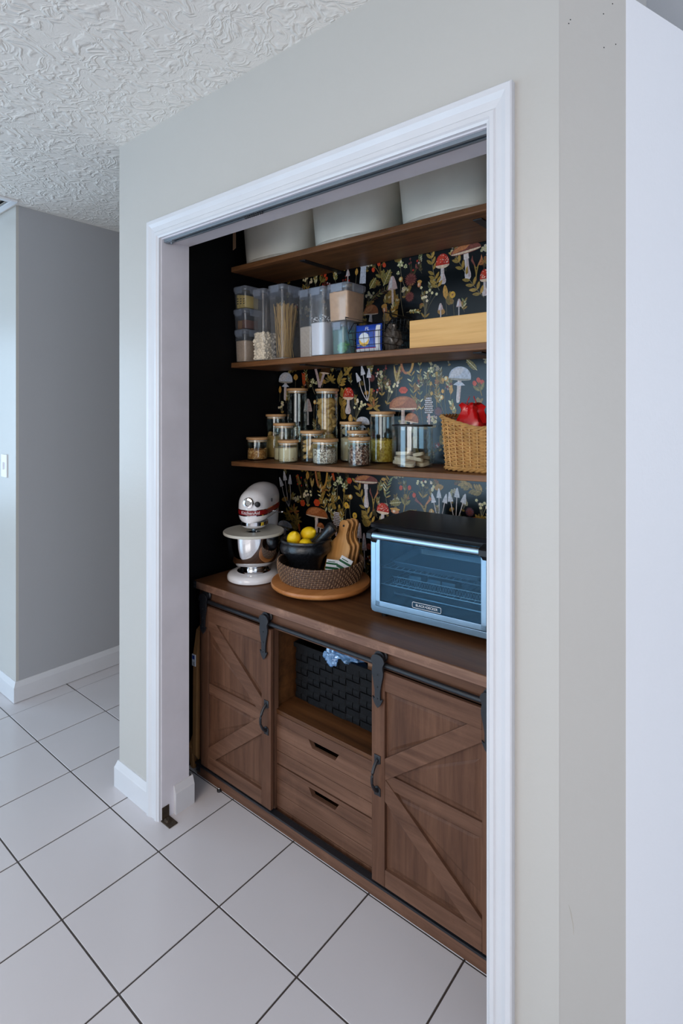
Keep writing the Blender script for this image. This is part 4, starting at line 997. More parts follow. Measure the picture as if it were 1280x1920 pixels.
# ------------------------------------------------------------------ clear plastic containers on the middle shelf
def rrect(x0, x1, y0, y1, z, r=.012, n=4):
    out = []
    for cx, cy, a0 in ((x1 - r, y1 - r, 0), (x0 + r, y1 - r, PI / 2), (x0 + r, y0 + r, PI), (x1 - r, y0 + r, 3 * PI / 2)):
        for k in range(n + 1): q = a0 + PI / 2 * k / n; out.append(Vector((cx + r * math.cos(q), cy + r * math.sin(q), z)))
    return out
def container(xc, w, dep, h, z, fill, fmat, label, yf=.454, mat='poly', taper=.93, lidh=.022, clabel=None, extra=None, group='plastic containers on the middle shelf'):
    """near corner (front right) at (xc, yf)"""
    t = root('food_container', label, 'container', (xc - w / 2, yf + dep / 2, z), 0, group)
    a, b = w / 2 - .004, dep / 2 - .004; th = .0016
    out_ = lambda s, zz: rrect(-a * s, a * s, -b * s, b * s, zz, min(.012, a * .4, b * .4))
    inn = lambda s, zz: rrect(-a * s + th, a * s - th, -b * s + th, b * s - th, zz, min(.011, a * .38, b * .38))
    bm = B(); loft(bm, [out_(taper * .97, 0), out_(taper, .003), out_(1, h - lidh), inn(1, h - lidh), inn(taper, .004), inn(taper * .9, .0038)]); obj('clear_body', bm, MT[mat], t, 35)
    L_ = lambda g, zz: rrect(-a - g, a + g, -b - g, b + g, zz, .012)
    bm = B(); loft(bm, [L_(.002, h - lidh + .0006), L_(.003, h - lidh + .003), L_(.003, h - .004), L_(.0015, h - .001), L_(-.006, h), L_(-.010, h - .004), L_(-.014, h - .004)]); lid = obj('lid', bm, MT['poly_lid'], t, 35)
    for (x0, x1, y0, y1) in ((-a * .55, a * .55, -b - .0062, -b - .0036), (a + .0036, a + .0062, -b * .55, b * .55), (-a * .55, a * .55, b + .0036, b + .0062), (-a - .0062, -a - .0036, -b * .55, b * .55)):
        bm = B(); box(bm, x0, x1, y0, y1, h - lidh - .010, h - .004, .0008); obj('lock_tab', bm, MT['poly_lid'], lid)
    if fill > 0:
        bm = B(); s1 = taper + (1 - taper) * fill / (h - lidh)
        f_ = lambda s, zz: rrect(-a * s + .0026, a * s - .0026, -b * s + .0026, b * s - .0026, zz, min(.010, a * .36, b * .36))
        loft(bm, [f_(taper, .0045), f_((taper + s1) / 2, fill / 2), f_(s1, fill), f_(s1 * .8, fill + .004), f_(s1 * .4, fill - .002)])
        obj('contents', bm, fmat, t, 40, kind='stuff', label=clabel)
    return t, a, b
S2 = 1.638
# stack of three at the left
c3, a, b = container(-1.780, .078, .105, .142, S2, .092, MT['sand_grain'], 'bottom container of the left stack, half filled with beige grain', clabel='beige grain')
c2, a2, b2 = container(-1.778, .086, .112, .088, S2 + .1425, 0, None, 'middle container of the left stack, with reddish packets inside')
c1, a1, b1 = container(-1.778, .086, .112, .096, S2 + .231, 0, None, 'top container of the left stack, holding yellow printed packets')
def in_box(name, label, cat, base, dx, dy, w, d_, h, mat, group=None, lean=0.0, print_mat=None):
    t = root(name, label, cat, (base[0] + dx, base[1] + dy, base[2]), 0, group)
    bm = B(); box(bm, -w / 2, w / 2, -d_ / 2, d_ / 2, 0, h, .0015, M=Matrix.Rotation(lean, 4, 'Y')); obj('packet_body', bm, mat, t, 40)
    if print_mat is not None:
        bm = B()
        for zz in (.3, .48, .66): box(bm, -w * .3, w * .3, -d_ / 2 - .0006, -d_ / 2, h * zz, h * (zz + .07), M=Matrix.Rotation(lean, 4, 'Y'))
        obj('print', bm, print_mat, t)
    return t
cc = c1.location
for k, (dx, lb) in enumerate(((-.020, 'yellow printed packet at left in the top stacked container'), (.0, 'yellow printed packet in the middle of the top stacked container'), (.020, 'yellow printed packet at right in the top stacked container'))):
    in_box('tea_packet', lb, 'packet', (cc.x, cc.y - .005, cc.z + .0045), dx, 0, .0155, .075, .058 - .003 * k, MT['tea_yellow'], 'yellow packets in the top container', print_mat=MT['ink'])
cc = c2.location
for k, (dx, lb, m_) in enumerate(((-.018, 'tan cork-coloured packet in the middle stacked container', MT['card']), (.012, 'reddish brown packet in the middle stacked container', MT['brown_pack']))):
    in_box('spice_packet', lb, 'packet', (cc.x, cc.y, cc.z + .0045), dx, 0, .024, .07, .036, m_)
cB, a, b = container(-1.665, .078, .085, .300, S2, .112, MT['popcorn'], 'tall narrow container one third full of cream puffed pieces', clabel='cream puffed pieces')
bm = B(); R1 = random.Random(5)
for k in range(290):
    zz = R1.uniform(.008, .118); q = R1.choice('xy'); s = .955
    if q == 'x': p = (R1.choice((-1, 1)) * (a * s - .0055), R1.uniform(-b * .85, b * .85), zz)
    else: p = (R1.uniform(-a * .85, a * .85), R1.choice((-1, 1)) * (b * s - .0055), zz)
    if k > 250: p = (R1.uniform(-a * .8, a * .8), R1.uniform(-b * .8, b * .8), .114)
    blob(bm, p, .0072, .0072, .0066, 1, amp=.5, fr=1.5, seed=k)
obj('puffed_pieces', bm, MT['popcorn'], cB, 60, kind='stuff')
cC, a, b = container(-1.553, .092, .130, .302, S2, .006, MT['oat_dust'], 'tallest container, holding loose spaghetti strands', taper=.88, clabel='crumbs')
bm = B()
for k in range(170):
    x0, y0 = R1.gauss(0, .010), R1.gauss(-.004, .014); x1, y1 = max(-.036, min(.036, x0 * .4 + R1.uniform(-.03, .03))), max(-.05, min(.05, y0 * .4 + R1.uniform(-.04, .045)))
    tube(bm, [(x0, y0, .012), (x1, y1, R1.uniform(.205, .235))], .0010, 5)
obj('spaghetti', bm, MT['spag'], cC, None, kind='stuff', label='dry spaghetti strands')
container(-1.437, .085, .085, .275, S2, .125, MT['oat_dust'], 'container right of the spaghetti, half full of pale grain', yf=.500, clabel='pale grain')
cE, a, b = container(-1.335, .084, .088, .262, S2, .126, MT['white_powder'], 'tall container half full of white flour with dusty walls', clabel='white flour')
bm = B(); 
for k in range(46):
    p = (R1.choice((-1, 1)) * (a * .975 - .0026), R1.uniform(-b * .85, b * .85), R1.uniform(.128, .15)) if k % 2 else (R1.uniform(-a * .85, a * .85), R1.choice((-1, 1)) * (b * .975 - .0026), R1.uniform(.128, .155))
    blob(bm, p, .0022, .0022, .0028, 1)
obj('flour_dust', bm, MT['white_powder'], cE, None, kind='stuff')
cG, a, b = container(-1.238, .070, .085, .121, S2, 0, None, 'small teal-tinted container under the brown sugar box', mat='poly_teal')
t = root('wrapped_sweet', 'bright green wrapped sweet in the small teal container', 'sweet', (cG.location.x + .004, cG.location.y - .012, cG.location.z + .0045))
bm = B(); blob(bm, (0, 0, .021), .022, .019, .020, 3, amp=.35, fr=2.5); obj('sweet_body', bm, MT['green_item'], t, 30)
bm = B(); lathe(bm, [(.003, 0), (.012, .012), (.011, .012), (.002, 0)], 10, M=Matrix.Translation((.014, -.004, .03)) @ Matrix.Rotation(.9, 4, 'Y')); obj('twist_end', bm, MT['green_item'], t)
cF, a, b = container(-1.222, .105, .118, .140, S2 + .1215, .108, MT['brown_sugar'], 'upper container full of lumpy brown sugar', clabel='brown sugar')
bm = B()
for k in range(26): blob(bm, (R1.uniform(-a * .72, a * .72), R1.uniform(-b * .75, b * .75), .108), R1.uniform(.008, .016), R1.uniform(.008, .016), R1.uniform(.003, .0075), 2, amp=.4, fr=2, seed=k)
obj('sugar_lumps', bm, MT['brown_sugar'], cF, 50, kind='stuff')

# wire basket with packets
wb = root('wire_basket', 'black wire scoop basket on the middle shelf', 'basket', (-1.148, 0.545, S2), 0)
WA, WB_, WH, WF = .070, .074, .128, .070
bm = B()
def rim_z(x, y): f = (y + WB_) / (2 * WB_); return WF + (WH - WF) * max(0, min(1, f * 1.2))
flare = lambda z: 1 + .22 * z / WH
def wp(u, v, z): s = flare(z); return (u * WA * s, v * WB_ * s, z + .003)
tube(bm, [wp(-1, -1, WF), wp(1, -1, WF)], .0016, 6)
for sd in (-1, 1): tube(bm, [wp(sd, -1, WF), wp(sd, -.5, (WF + WH) / 2 + .012), wp(sd, 0, WH - .008), wp(sd, 1, WH)], .0016, 6)
tube(bm, [wp(-1, 1, WH), wp(1, 1, WH)], .0020, 6)
tube(bm, [wp(-1, -1, WF), wp(-1.0, -1, WH)], .0016, 6); tube(bm, [wp(1, -1, WF), wp(1, -1, WH)], .0016, 6); tube(bm, [wp(-1, -1, WH), wp(-1, 1, WH)], .0020, 6); tube(bm, [wp(1, -1, WH), wp(1, 1, WH)], .0020, 6)
obj('rim_wire', bm, MT['wire'], wb)
bm = B()
for k in range(8):
    u = -1 + 2 * k / 7
    tube(bm, [wp(u, -1, WF), wp(u, -1, 0), wp(u, 1, 0), wp(u, 1, WH)], .0010, 5)
    v = u; zt = WF if v < -.9 else (WF + WH) / 2 + .012 if v < -.4 else WH - .006
    tube(bm, [wp(-1, v, zt), wp(-1, v, 0), wp(1, v, 0), wp(1, v, zt)], .0010, 5)
for z in (.0, .024, .048):
    tube(bm, [wp(-1, -1, z), wp(1, -1, z), wp(1, 1, z), wp(-1, 1, z)], .0011, 5, closed=True)
for z in (.075, .10):
    tube(bm, [wp(-1, -.3, z), wp(-1, 1, z), wp(1, 1, z), wp(1, -.3, z)], .0010, 5)
obj('wire_grid', bm, MT['wire'], wb, kind='stuff')
# blue packet with print
t = root('blue_packet', 'blue and white printed food packet in the wire basket', 'packet', (-1.170, 0.512, S2 + .006), 0.04)
w_, d_, h_ = .112, .038, .100
def pil(x, z, s): return s * (d_ / 2) * max(0.0, 1 - abs(2 * x / w_) ** 3) ** .6 * max(0.0, 1 - abs(2 * z / h_ - 1) ** 4) ** .6
def pgrid(bm, s, x0, x1, z0, z1, nx, nz, off=0.0, mi=0, clip=None):
    vs_ = {}
    for i in range(nx + 1):
        for j in range(nz + 1):
            x = x0 + (x1 - x0) * i / nx; z = z0 + (z1 - z0) * j / nz
            vs_[i, j] = bm.verts.new((x, pil(x, z, s) + s * off + .0008 * math.sin(40 * z + 90 * x), z))
    for i in range(nx):
        for j in range(nz):
            cx = x0 + (x1 - x0) * (i + .5) / nx; cz = z0 + (z1 - z0) * (j + .5) / nz
            if clip and not clip(cx, cz): continue
            f = bm.faces.new((vs_[i, j], vs_[i + 1, j], vs_[i + 1, j + 1], vs_[i, j + 1])); f.material_index = mi
bm = B(); pgrid(bm, -1, -w_ / 2 + 1e-4, w_ / 2 - 1e-4, 0, h_, 24, 24); pgrid(bm, 1, -w_ / 2 + 1e-4, w_ / 2 - 1e-4, 0, h_, 24, 24); bmesh.ops.remove_doubles(bm, verts=bm.verts[:], dist=.0004)
pb = obj('packet_body', bm, MT['blue_pack'], t, 60)
bm = B(); pgrid(bm, -1, -.036, .018, .018, .072, 34, 34, .0007, 0, lambda x, z: (x + .009) ** 2 + (z - .045) ** 2 < .024 ** 2); obj('white_roundel', bm, MT['white_pack'], pb, 60)
bm = B(); pgrid(bm, -1, -.031, .013, .020, .052, 30, 24, .0012, 0, lambda x, z: (x + .009) ** 2 + (z - .040) ** 2 < .020 ** 2 and (x + .009) ** 2 + (z - .051) ** 2 > .019 ** 2); obj('yellow_emblem', bm, MT['yellow_pack'], pb, 60)
bm = B(); pgrid(bm, -1, .038, .052, .004, .094, 8, 20, .0007); pgrid(bm, -1, -.052, .052, .003, .012, 20, 4, .0007); obj('white_border', bm, MT['white_pack'], pb, 60)
bm = B(); pgrid(bm, -1, -.052, .038, .0125, .0145, 20, 1, .0008); obj('red_stripe', bm, MT['red_line'], pb, 60)
bm = B(); put_text(bm, 'FL', .020, lambda a, b: (.004 + a, pil(.004 + a, .082 + b * .9, -1) - .0014, .082 + b * .9)); put_text(bm, '000', .011, lambda a, b: (-.034 + a, pil(-.034 + a, .024 + b, -1) - .0018, .024 + b)); obj('lettering', bm, MT['white_pack'], pb)
t = root('foil_bag', 'crumpled grey foil bag at the back of the wire basket', 'bag', (-1.117, 0.580, S2 + .007))
bm = B(); blob(bm, (0, 0, .045), .036, .040, .044, 4, amp=.30, fr=2.6, seed=8); obj('bag_body', bm, MT['grey_bag'], t, 30)
bm = B(); blob(bm, (.006, -.004, .092), .016, .018, .010, 3, amp=.5, fr=3); obj('gathered_neck', bm, MT['grey_bag'], t, 30)
# bamboo box
t = root('bamboo_box', 'long light bamboo box on the middle shelf', 'box', (-0.80, 0.555, S2))
xa, xb, ya, yb_, hb = -.168, .172, -.092, .092, .092
bm = B(); box(bm, xa, xb, ya, ya + .010, 0, hb, .0012); obj('front_panel', bm, MT['bamboo'], t)
bm = B(); box(bm, xa, xb, yb_ - .010, yb_, 0, hb, .0012); obj('back_panel', bm, MT['bamboo'], t)
for a in (xa, xb - .010):
    bm = B(); box(bm, a, a + .010, ya + .010, yb_ - .010, .0, hb - .001, .0012); obj('end_panel', bm, MT['bamboo'], t)
bm = B(); box(bm, xa + .01, xb - .01, ya + .01, yb_ - .01, .002, .008); obj('bottom_panel', bm, MT['bamboo'], t)

# ------------------------------------------------------------------ glass jars on the lowest shelf
def jar(x, y, r, h, label, fill, fmat, clabel=None, chunk=None, lidh=.020, n=0):
    t = root('glass_jar', label, 'jar', (x, y, z3(x) + .0006), 0, 'lidded glass jars on the lowest shelf')
    g = r * .95; hb = h - lidh * .55
    bm = B(); lathe(bm, [(0, 0), (g * .93, 0), (g, .004), (g, hb), (g - .0022, hb), (g - .0022, .0055), (g * .9, .004), (0, .004)], 44); obj('glass_body', bm, MT['glass'], t, 35)
    bm = B(); lathe(bm, [(0, h - lidh * .5), (r, h - lidh * .5), (r * 1.02, h - lidh * .44), (r * 1.02, h - lidh * .06), (r, h), (0, h)], 44); lid = obj('wooden_lid', bm, MT['lid'], t, 40)
    bm = B(); lathe(bm, [(0, h - lidh), (g - .0034, h - lidh), (g - .003, h - lidh * .5), (0, h - lidh * .5)], 40); obj('lid_plug', bm, MT['lid'], lid, 40)
    bm = B(); lathe(bm, [(g - .0036, h - lidh * .80), (g - .0024, h - lidh * .78), (g - .0024, h - lidh * .66), (g - .0036, h - lidh * .64)], 40, closed=True); obj('seal_ring', bm, MT['silver_letter'], lid, 40)
    gi = g - .0032
    if fill > 0 and fmat is not None:
        bm = B(); lathe(bm, [(0, .0062), (gi * .93, .0062), (gi, .009), (gi, fill), (gi * .7, fill + .004), (gi * .3, fill + .001), (0, fill + .003)], 36)
        obj('contents', bm, fmat, t, 60, kind='stuff', label=clabel)
    if chunk:
        kind, mat, cnt, sz, zr = chunk
        bm = B(); rr = random.Random(int(x * -1000) + n)
        for k in range(cnt):
            q = rr.uniform(0, 2 * PI); rad = (gi - sz * (.98 if kind == 'shell' else .78)) * (1 if k % 3 else rr.uniform(.2, 1)); zz = rr.uniform(zr[0] + sz * .6, zr[1])
            Mx = Matrix.Rotation(rr.uniform(0, 6), 3, 'Z') @ Matrix.Rotation(rr.uniform(0, 6), 3, 'X')
            p = (rad * math.cos(q), rad * math.sin(q), zz)
            if kind == 'shell': blob(bm, p, sz, sz * .72, sz * .45, 2, amp=.30, fr=2.2, M=Mx, seed=k)
            elif kind == 'chip': blob(bm, p, sz, sz * .75, sz * .35, 1, amp=.3, fr=2, M=Mx, seed=k)
            else: blob(bm, p, sz, sz * .9, sz * .8, 1, amp=.3, fr=2, M=Mx, seed=k)
        obj('pieces', bm, mat, t, 50, kind='stuff', label=clabel)
    return t
jar(-1.803, .545, .047, .100, 'short jar of golden granola, nearest the black wall', .044, MT['granola'], 'golden granola', ('chip', MT['granola'], 60, .006, (.03, .05)))
jar(-1.806, .662, .046, .200, 'jar of twisted dry pasta behind the granola jar', .100, MT['pasta'], 'dry pasta', ('chip', MT['pasta'], 130, .010, (.01, .118)))
jar(-1.664, .572, .0455, .160, 'medium jar with a little cream powder, behind the nut jar', .055, MT['powder'], 'cream powder', ('chip', MT['popcorn'], 26, .007, (.006, .02)))
jar(-1.578, .511, .043, .092, 'short jar of pale flakes with nuts at its bottom', .060, MT['powder'], 'pale flakes', ('nut', MT['nut'], 70, .0065, (.006, .020)))
jar(-1.691, .682, .0465, .312, 'tall empty jar with a wooden lid by the wallpaper', 0, None)
jar(-1.514, .679, .0495, .302, 'tall jar full of giant pasta shells', .0, None, 'giant pasta shells', ('shell', MT['pasta'], 95, .0255, (.008, .262)))
jar(-1.502, .572, .0485, .128, 'medium jar of thick pasta pieces behind the seed jar', 0, None, 'thick pasta pieces', ('shell', MT['pasta'], 34, .0185, (.006, .088)))
jar(-1.389, .521, .0515, .098, 'short wide jar of speckled black and white seeds', .058, MT['quinoa'], 'speckled seeds', ('nut', MT['quinoa'], 120, .0026, (.03, .062)))
jar(-1.372, .662, .0445, .162, 'medium jar of cream powder behind two short jars', .095, MT['powder'], 'cream powder')
jar(-1.287, .597, .041, .128, 'medium jar behind the chocolate flake jar', .045, MT['oat_dust'], 'pale grain')
jar(-1.221, .522, .0425, .106, 'short jar of dark chocolate flakes at the shelf front', .06, MT['choc'], 'chocolate flakes', ('chip', MT['choc'], 130, .0065, (.006, .074)))
jar(-1.223, .672, .050, .200, 'tall jar half full of yellow macaroni', .088, MT['corn'], 'yellow macaroni', ('nut', MT['corn'], 190, .0055, (.006, .092)))
# open canister with bone biscuits
cx, cy = -1.026, .574; cz = z3(cx) + .0006
t = root('glass_canister', 'wide open smoky glass canister beside the wicker basket', 'canister', (cx, cy, cz))
g = .0715
bm = B(); lathe(bm, [(0, 0), (g * .94, 0), (g, .006), (g, .146), (g - .004, .147), (g - .004, .012), (g * .9, .009), (0, .009)], 56); obj('glass_wall', bm, MT['can_glass'], t, 35)
bm = B(); lathe(bm, [(g + .0006, .1445), (g + .0006, .1495), (g - .0046, .1495), (g - .0046, .1455)], 56, closed=True); obj('dark_rim', bm, MT['wire'], t, 40)
def bone_outline(L_, w):
    pts = []
    for sx, sy, a0, a1 in ((1, 1, -.6, 2.4), (-1, 1, .75, 3.75), (-1, -1, 2.55, 5.55), (1, -1, 3.9, 6.9)):
        for k in range(6): q = a0 + (a1 - a0) * k / 5; pts.append((sx * L_ * .36 + w * .42 * math.cos(q), sy * w * .34 + w * .42 * math.sin(q)))
    return pts
bm = B(); prism(bm, bone_outline(.052, .026), -.006, .006, 'xy', bev=.0018); bone0 = None
rr = random.Random(12)
spots = [(-.030, -.022, .016, .3), (.010, -.030, .016, 1.9), (.034, .006, .016, 2.7), (-.004, .030, .016, .9), (-.036, .014, .0165, 1.4), (.0, .0, .030, 2.2), (-.022, -.030, .032, 2.8), (.026, -.024, .031, .5), (.020, .028, .031, 1.2), (.030, -.004, .046, 2.0), (-.028, -.006, .047, .1)]
wh = ['lying lowest at left', 'lying lowest at the front', 'lying lowest at right', 'lying lowest at the back', 'against the left glass', 'in the middle of the pile', 'stacked at the front left', 'stacked at the front right', 'stacked at the back right', 'on top at right', 'on top at left']
for k, (bx, by, bz, rz) in enumerate(spots):
    if bone0 is None: o = obj('bone_biscuit', bm, MT['biscuit'], None, 40); bone0 = o
    else: o = bone0.copy(); COL.objects.link(o)
    o.location = (cx + bx, cy + by, cz + bz); o.rotation_euler = (rr.uniform(-.25, .25), rr.uniform(-.25, .25), rz)
    tag(o, 'bone-shaped biscuit in the glass canister, ' + wh[k], 'biscuit', 'bone biscuits in the canister')

# wicker basket
wk = root('wicker_basket', 'honey wicker basket with swooping rim on the lowest shelf', 'basket', (-0.745, .592, z3(-.745) + .001), 0)
wa, wbb, wh_ = .142, .095, .178
def wtop(u): return .140 + .038 * (max(0, -u) ** 1.2) + .045 * max(0, u - .1) ** 1.5
_fine = []
for k in range(900):
    q = 2 * PI * k / 900; c_, s_ = math.cos(q), math.sin(q)
    _fine.append((math.copysign(abs(c_) ** .4, c_), math.copysign(abs(s_) ** .4, s_)))
_acc = [0.0]
for k in range(900):
    p, q = _fine[k], _fine[(k + 1) % 900]; _acc.append(_acc[-1] + math.hypot((q[0] - p[0]) * wa, (q[1] - p[1]) * wbb))
def wuv(tau):            # even spacing around the basket
    s_ = (tau % 1.0) * _acc[-1]; lo, hi = 0, 899
    while lo < hi:
        m_ = (lo + hi + 1) // 2
        if _acc[m_] <= s_: lo = m_
        else: hi = m_ - 1
    f = (s_ - _acc[lo]) / max(1e-9, _acc[lo + 1] - _acc[lo]); p, q = _fine[lo], _fine[(lo + 1) % 900]
    return p[0] + (q[0] - p[0]) * f, p[1] + (q[1] - p[1]) * f
NST = 32
def wring(s, z_of, n=128, amp=0.0, ph=0):
    out = []
    for k in range(n):
        u, v = wuv(k / n); z = z_of(u); f = s * (.90 + .10 * z / .178)
        d_ = Vector((u * wa * abs(u) ** 3, v * wbb * abs(v) ** 3, 0)); d_ = d_.normalized() if d_.length > 1e-9 else Vector((0, 0, 0))
        out.append(Vector((u * wa * f, v * wbb * f, z)) + d_ * amp * math.cos(PI * NST * k / n + ph * PI))
    return out
bm = B(); NR = 23
for i in range(NR):
    fz = (i + .5) / NR
    tube(bm, wring(1.0, lambda u, fz=fz: .008 + fz * (wtop(u) - .018), amp=.0040, ph=i, n=160), .0027, 5, closed=True)
obj('woven_rods', bm, MT['wicker'], wk, 60, kind='stuff')
bm = B()
for k in range(NST):
    u, v = wuv(k / NST)
    tube(bm, [(u * wa * (.90 + .10 * z / .178), v * wbb * (.90 + .10 * z / .178), z) for z in (.004, wtop(u) * .5, wtop(u) - .004)], .0030, 6)
obj('stakes', bm, MT['wicker'], wk, 60, kind='stuff')
for nm, zo, rad in (('rim_braid', lambda u: wtop(u) - .003, .0055), ('base_braid', lambda u: .006, .0052)):
    bm = B()
    for ph in range(3):
        pts = wring(1.01, zo, n=150)
        pp = [p + Vector((p.x, p.y, 0)).normalized() * rad * .8 * math.cos(k * .55 + ph * 2.1) + Vector((0, 0, rad * .8 * math.sin(k * .55 + ph * 2.1))) for k, p in enumerate(pts)]
        tube(bm, pp, .0036, 5, closed=True)
    obj(nm, bm, MT['wicker'], wk, 60)
bm = B(); loft(bm, [[p * 1.0 for p in wring(.95, lambda u: .004, n=48)], wring(.95, lambda u: .008, n=48)]); obj('base', bm, MT['wicker'], wk)
# bags in the basket
t = root('red_bag', 'shiny red plastic bag tied with drawstring in the wicker basket', 'bag', (-0.803, .585, z3(-.8) + .012))
bm = B(); n = 28; rings = []
for z, r_, cr in ((0, .045, 0), (.02, .058, .05), (.07, .066, .08), (.11, .066, .10), (.145, .056, .14), (.170, .040, .18), (.185, .033, .2), (.196, .036, .25), (.205, .026, .25)):
    rings.append([Vector((r_ * (1 + cr * math.sin(q * 5 + z * 40) + .5 * cr * math.sin(q * 9 - z * 60)) * math.cos(q), r_ * .85 * (1 + cr * math.sin(q * 5 + z * 40)) * math.sin(q), z + cr * .02 * math.sin(q * 4))) for q in [2 * PI * k / n for k in range(n)]])
loft(bm, rings); obj('bag_body', bm, MT['red_bag'], t, 35)
for sd in (-1, 1):
    bm = B(); tube(bm, [(sd * .012 + .004 * sd * math.sin(k), -.004, .20 + .012 * k / 2) for k in range(6)], .0016, 6); obj('drawstring', bm, MT['wine_cord'] if 'wine_cord' in MT else MT['red_line'], t)
bm = B(); tube(bm, [(-.030, -.030, .160), (-.016, -.036, .148), (.004, -.036, .146), (.022, -.030, .154)], .004, 6); obj('gold_print', bm, MT['ochre_print'] if 'ochre_print' in MT else MT['card'], t, 40)
t = root('kraft_bag', 'tan paper bag beside the red bag in the wicker basket', 'bag', (-0.690, .590, z3(-.69) + .012))
bm = B(); loft(bm, [rrect(-.040 * s, .040 * s, -.05 * s, .05 * s, z, .01) for s, z in ((.9, 0), (1.0, .03), (1.0, .14), (.9, .17), (.55, .195), (.5, .21))]); obj('bag_body', bm, MT['kraft_bag'], t, 40)
bm = B(); box(bm, -.024, .024, -.004, .004, .208, .226, .0015); obj('rolled_top', bm, MT['kraft_bag'], t)
# ------------------------------------------------------------------ stand mixer
CT = 0.7675
mx = root('stand_mixer', 'white stand mixer with chrome bowl at the left of the counter', 'mixer', (-1.645, 0.385, CT), math.radians(30))
bm = B()
def base_ring(g, z):
    out = []; n = 20
    for k in range(n + 1):
        q = PI + PI * k / n; out.append(Vector(((.104 - g) * math.cos(q), (.110 - g) * math.sin(q), z)))
    for k in range(9):
        f = k / 8; out.append(Vector((.104 - g - (.022) * math.sin(f * PI / 2), .20 * f * .9, z)))
    for k in range(9):
        q = PI * k / 8; out.append(Vector(((.082 - g) * math.cos(q), .18 + (.055 - g) * math.sin(q), z)))
    for k in range(9):
        f = 1 - k / 8; out.append(Vector((-(.104 - g - (.022) * math.sin(f * PI / 2)), .20 * f * .9, z)))
    res = []
    for p in out:
        if not res or (p - res[-1]).length > 1e-4: res.append(p)
    if (res[0] - res[-1]).length < 1e-4: res.pop()
    return res
loft(bm, [base_ring(.006, .0), base_ring(.001, .004), base_ring(0, .014), base_ring(.004, .022), base_ring(.014, .027), base_ring(.030, .029)]); obj('base_plate', bm, MT['enamel'], mx, 40)
bm = B(); loft(bm, [sring(a, b, z, 32, 2.6, (0, yc)) for a, b, z, yc in ((.070, .055, .02, .17), (.054, .042, .05, .178), (.046, .034, .10, .182), (.044, .034, .16, .180), (.050, .042, .21, .170), (.054, .055, .245, .155))]); obj('pedestal', bm, MT['enamel'], mx, 50)
def hw(y): return .0595 * math.sqrt(max(0.0, 1 - (min(y, 0) / .066) ** 2)) if y < 0 else (.0595 + .004 * math.sin(min(1, y / .12) * PI / 2)) * (math.sqrt(max(0, 1 - (max(0, y - .10) / .135) ** 2.6)))
def zt(y): return (.302 + .050 * math.sqrt(max(0, 1 - (y / .066) ** 2)) if y < 0 else .352 + .014 * math.sin(min(1, y / .09) * PI / 2) - .055 * max(0, (y - .11) / .125) ** 2.4)
def zb(y): return .228 + .0 * y if y < .10 else .228 + .030 * ((y - .10) / .13) ** 2
EH = 3.4
def hsec(y, g=0.0, n=36):
    a, b, t_ = max(hw(y), .0015) + g, zb(y) - g, zt(y) + g; c_, h_ = (b + t_) / 2, (t_ - b) / 2
    out = []
    for k in range(n):
        q = 2 * PI * k / n; cs, sn = math.cos(q), math.sin(q); e = 2.3 if sn > 0 else 5.0
        out.append(Vector((a * math.copysign(abs(cs) ** (2 / e), cs), y, c_ + h_ * math.copysign(abs(sn) ** (2 / e), sn))))
    return out
ys = [-.0659, -.065, -.0630, -.060, -.055, -.048, -.038, -.025, -.010, .01, .04, .08, .12, .16, .19, .21, .222, .230, .2345]
bm = B(); loft(bm, [hsec(y) for y in ys]); hd = obj('motor_head', bm, MT['enamel'], mx, 45)
def hx(y, z):
    b, t_ = zb(y), zt(y); c_, h_ = (b + t_) / 2, (t_ - b) / 2; s_ = (z - c_) / h_; e = 2.3 if s_ > 0 else 5.0
    return max(hw(y), .0015) * max(0.0, 1 - abs(s_) ** e) ** (1 / e)
def outline(z, off, n=60):         # right side back -> front -> left side back
    R_ = [];
    yy = [.19 - .19 * k / 14 for k in range(15)] + [-.066 * math.sin(PI / 2 * k / 16) for k in range(1, 17)]
    for y in yy: R_.append(Vector((hx(max(y, -.0655), z), y, z)))
    P = R_ + [Vector((-p.x, p.y, p.z)) for p in R_[::-1]]
    out = []
    for i, p in enumerate(P):
        t_ = P[min(i + 1, len(P) - 1)] - P[max(i - 1, 0)]; nn = Vector((-t_.y, t_.x, 0)); nn = nn.normalized() if nn.length > 1e-8 else Vector((0, -1, 0))
        if nn.dot(Vector((p.x, p.y - .05, 0))) < 0: nn = -nn
        out.append(p + nn * off)
    return out
def band(z0, z1, off, mat, name, par):
    a, b = outline(z0, off), outline(z1, off); bm = B(); va = [bm.verts.new(p) for p in a]; vb = [bm.verts.new(Vector((q.x, q.y, z1))) for q in b]
    for k in range(len(va) - 1): bm.faces.new((va[k], va[k + 1], vb[k + 1], vb[k]))
    return obj(name, bm, mat, par, 40)
bd = band(.2585, .2765, .0009, MT['red_band'], 'red_band', hd)
band(.2545, .2585, .0011, MT['chrome'], 'silver_trim', hd); band(.2765, .279, .0011, MT['chrome'], 'silver_trim', hd)
ol = outline(.2675, .0016); acc = [0.0]
for k in range(1, len(ol)): acc.append(acc[-1] + (ol[k] - ol[k - 1]).length)
mid = acc[-1] / 2
def on_band(a, b):
    s_ = mid - a - .006
    k = max(i for i in range(len(acc)) if acc[i] <= s_) if s_ > 0 else 0
    k = min(k, len(acc) - 2); f = (s_ - acc[k]) / max(1e-9, acc[k + 1] - acc[k]); p = ol[k].lerp(ol[k + 1], f)
    return (p.x, p.y, .2675 + b)
bm = B(); put_text(bm, 'KitchenAid', .0175, on_band, sx=1.0); obj('lettering', bm, MT['silver_letter'], bd)
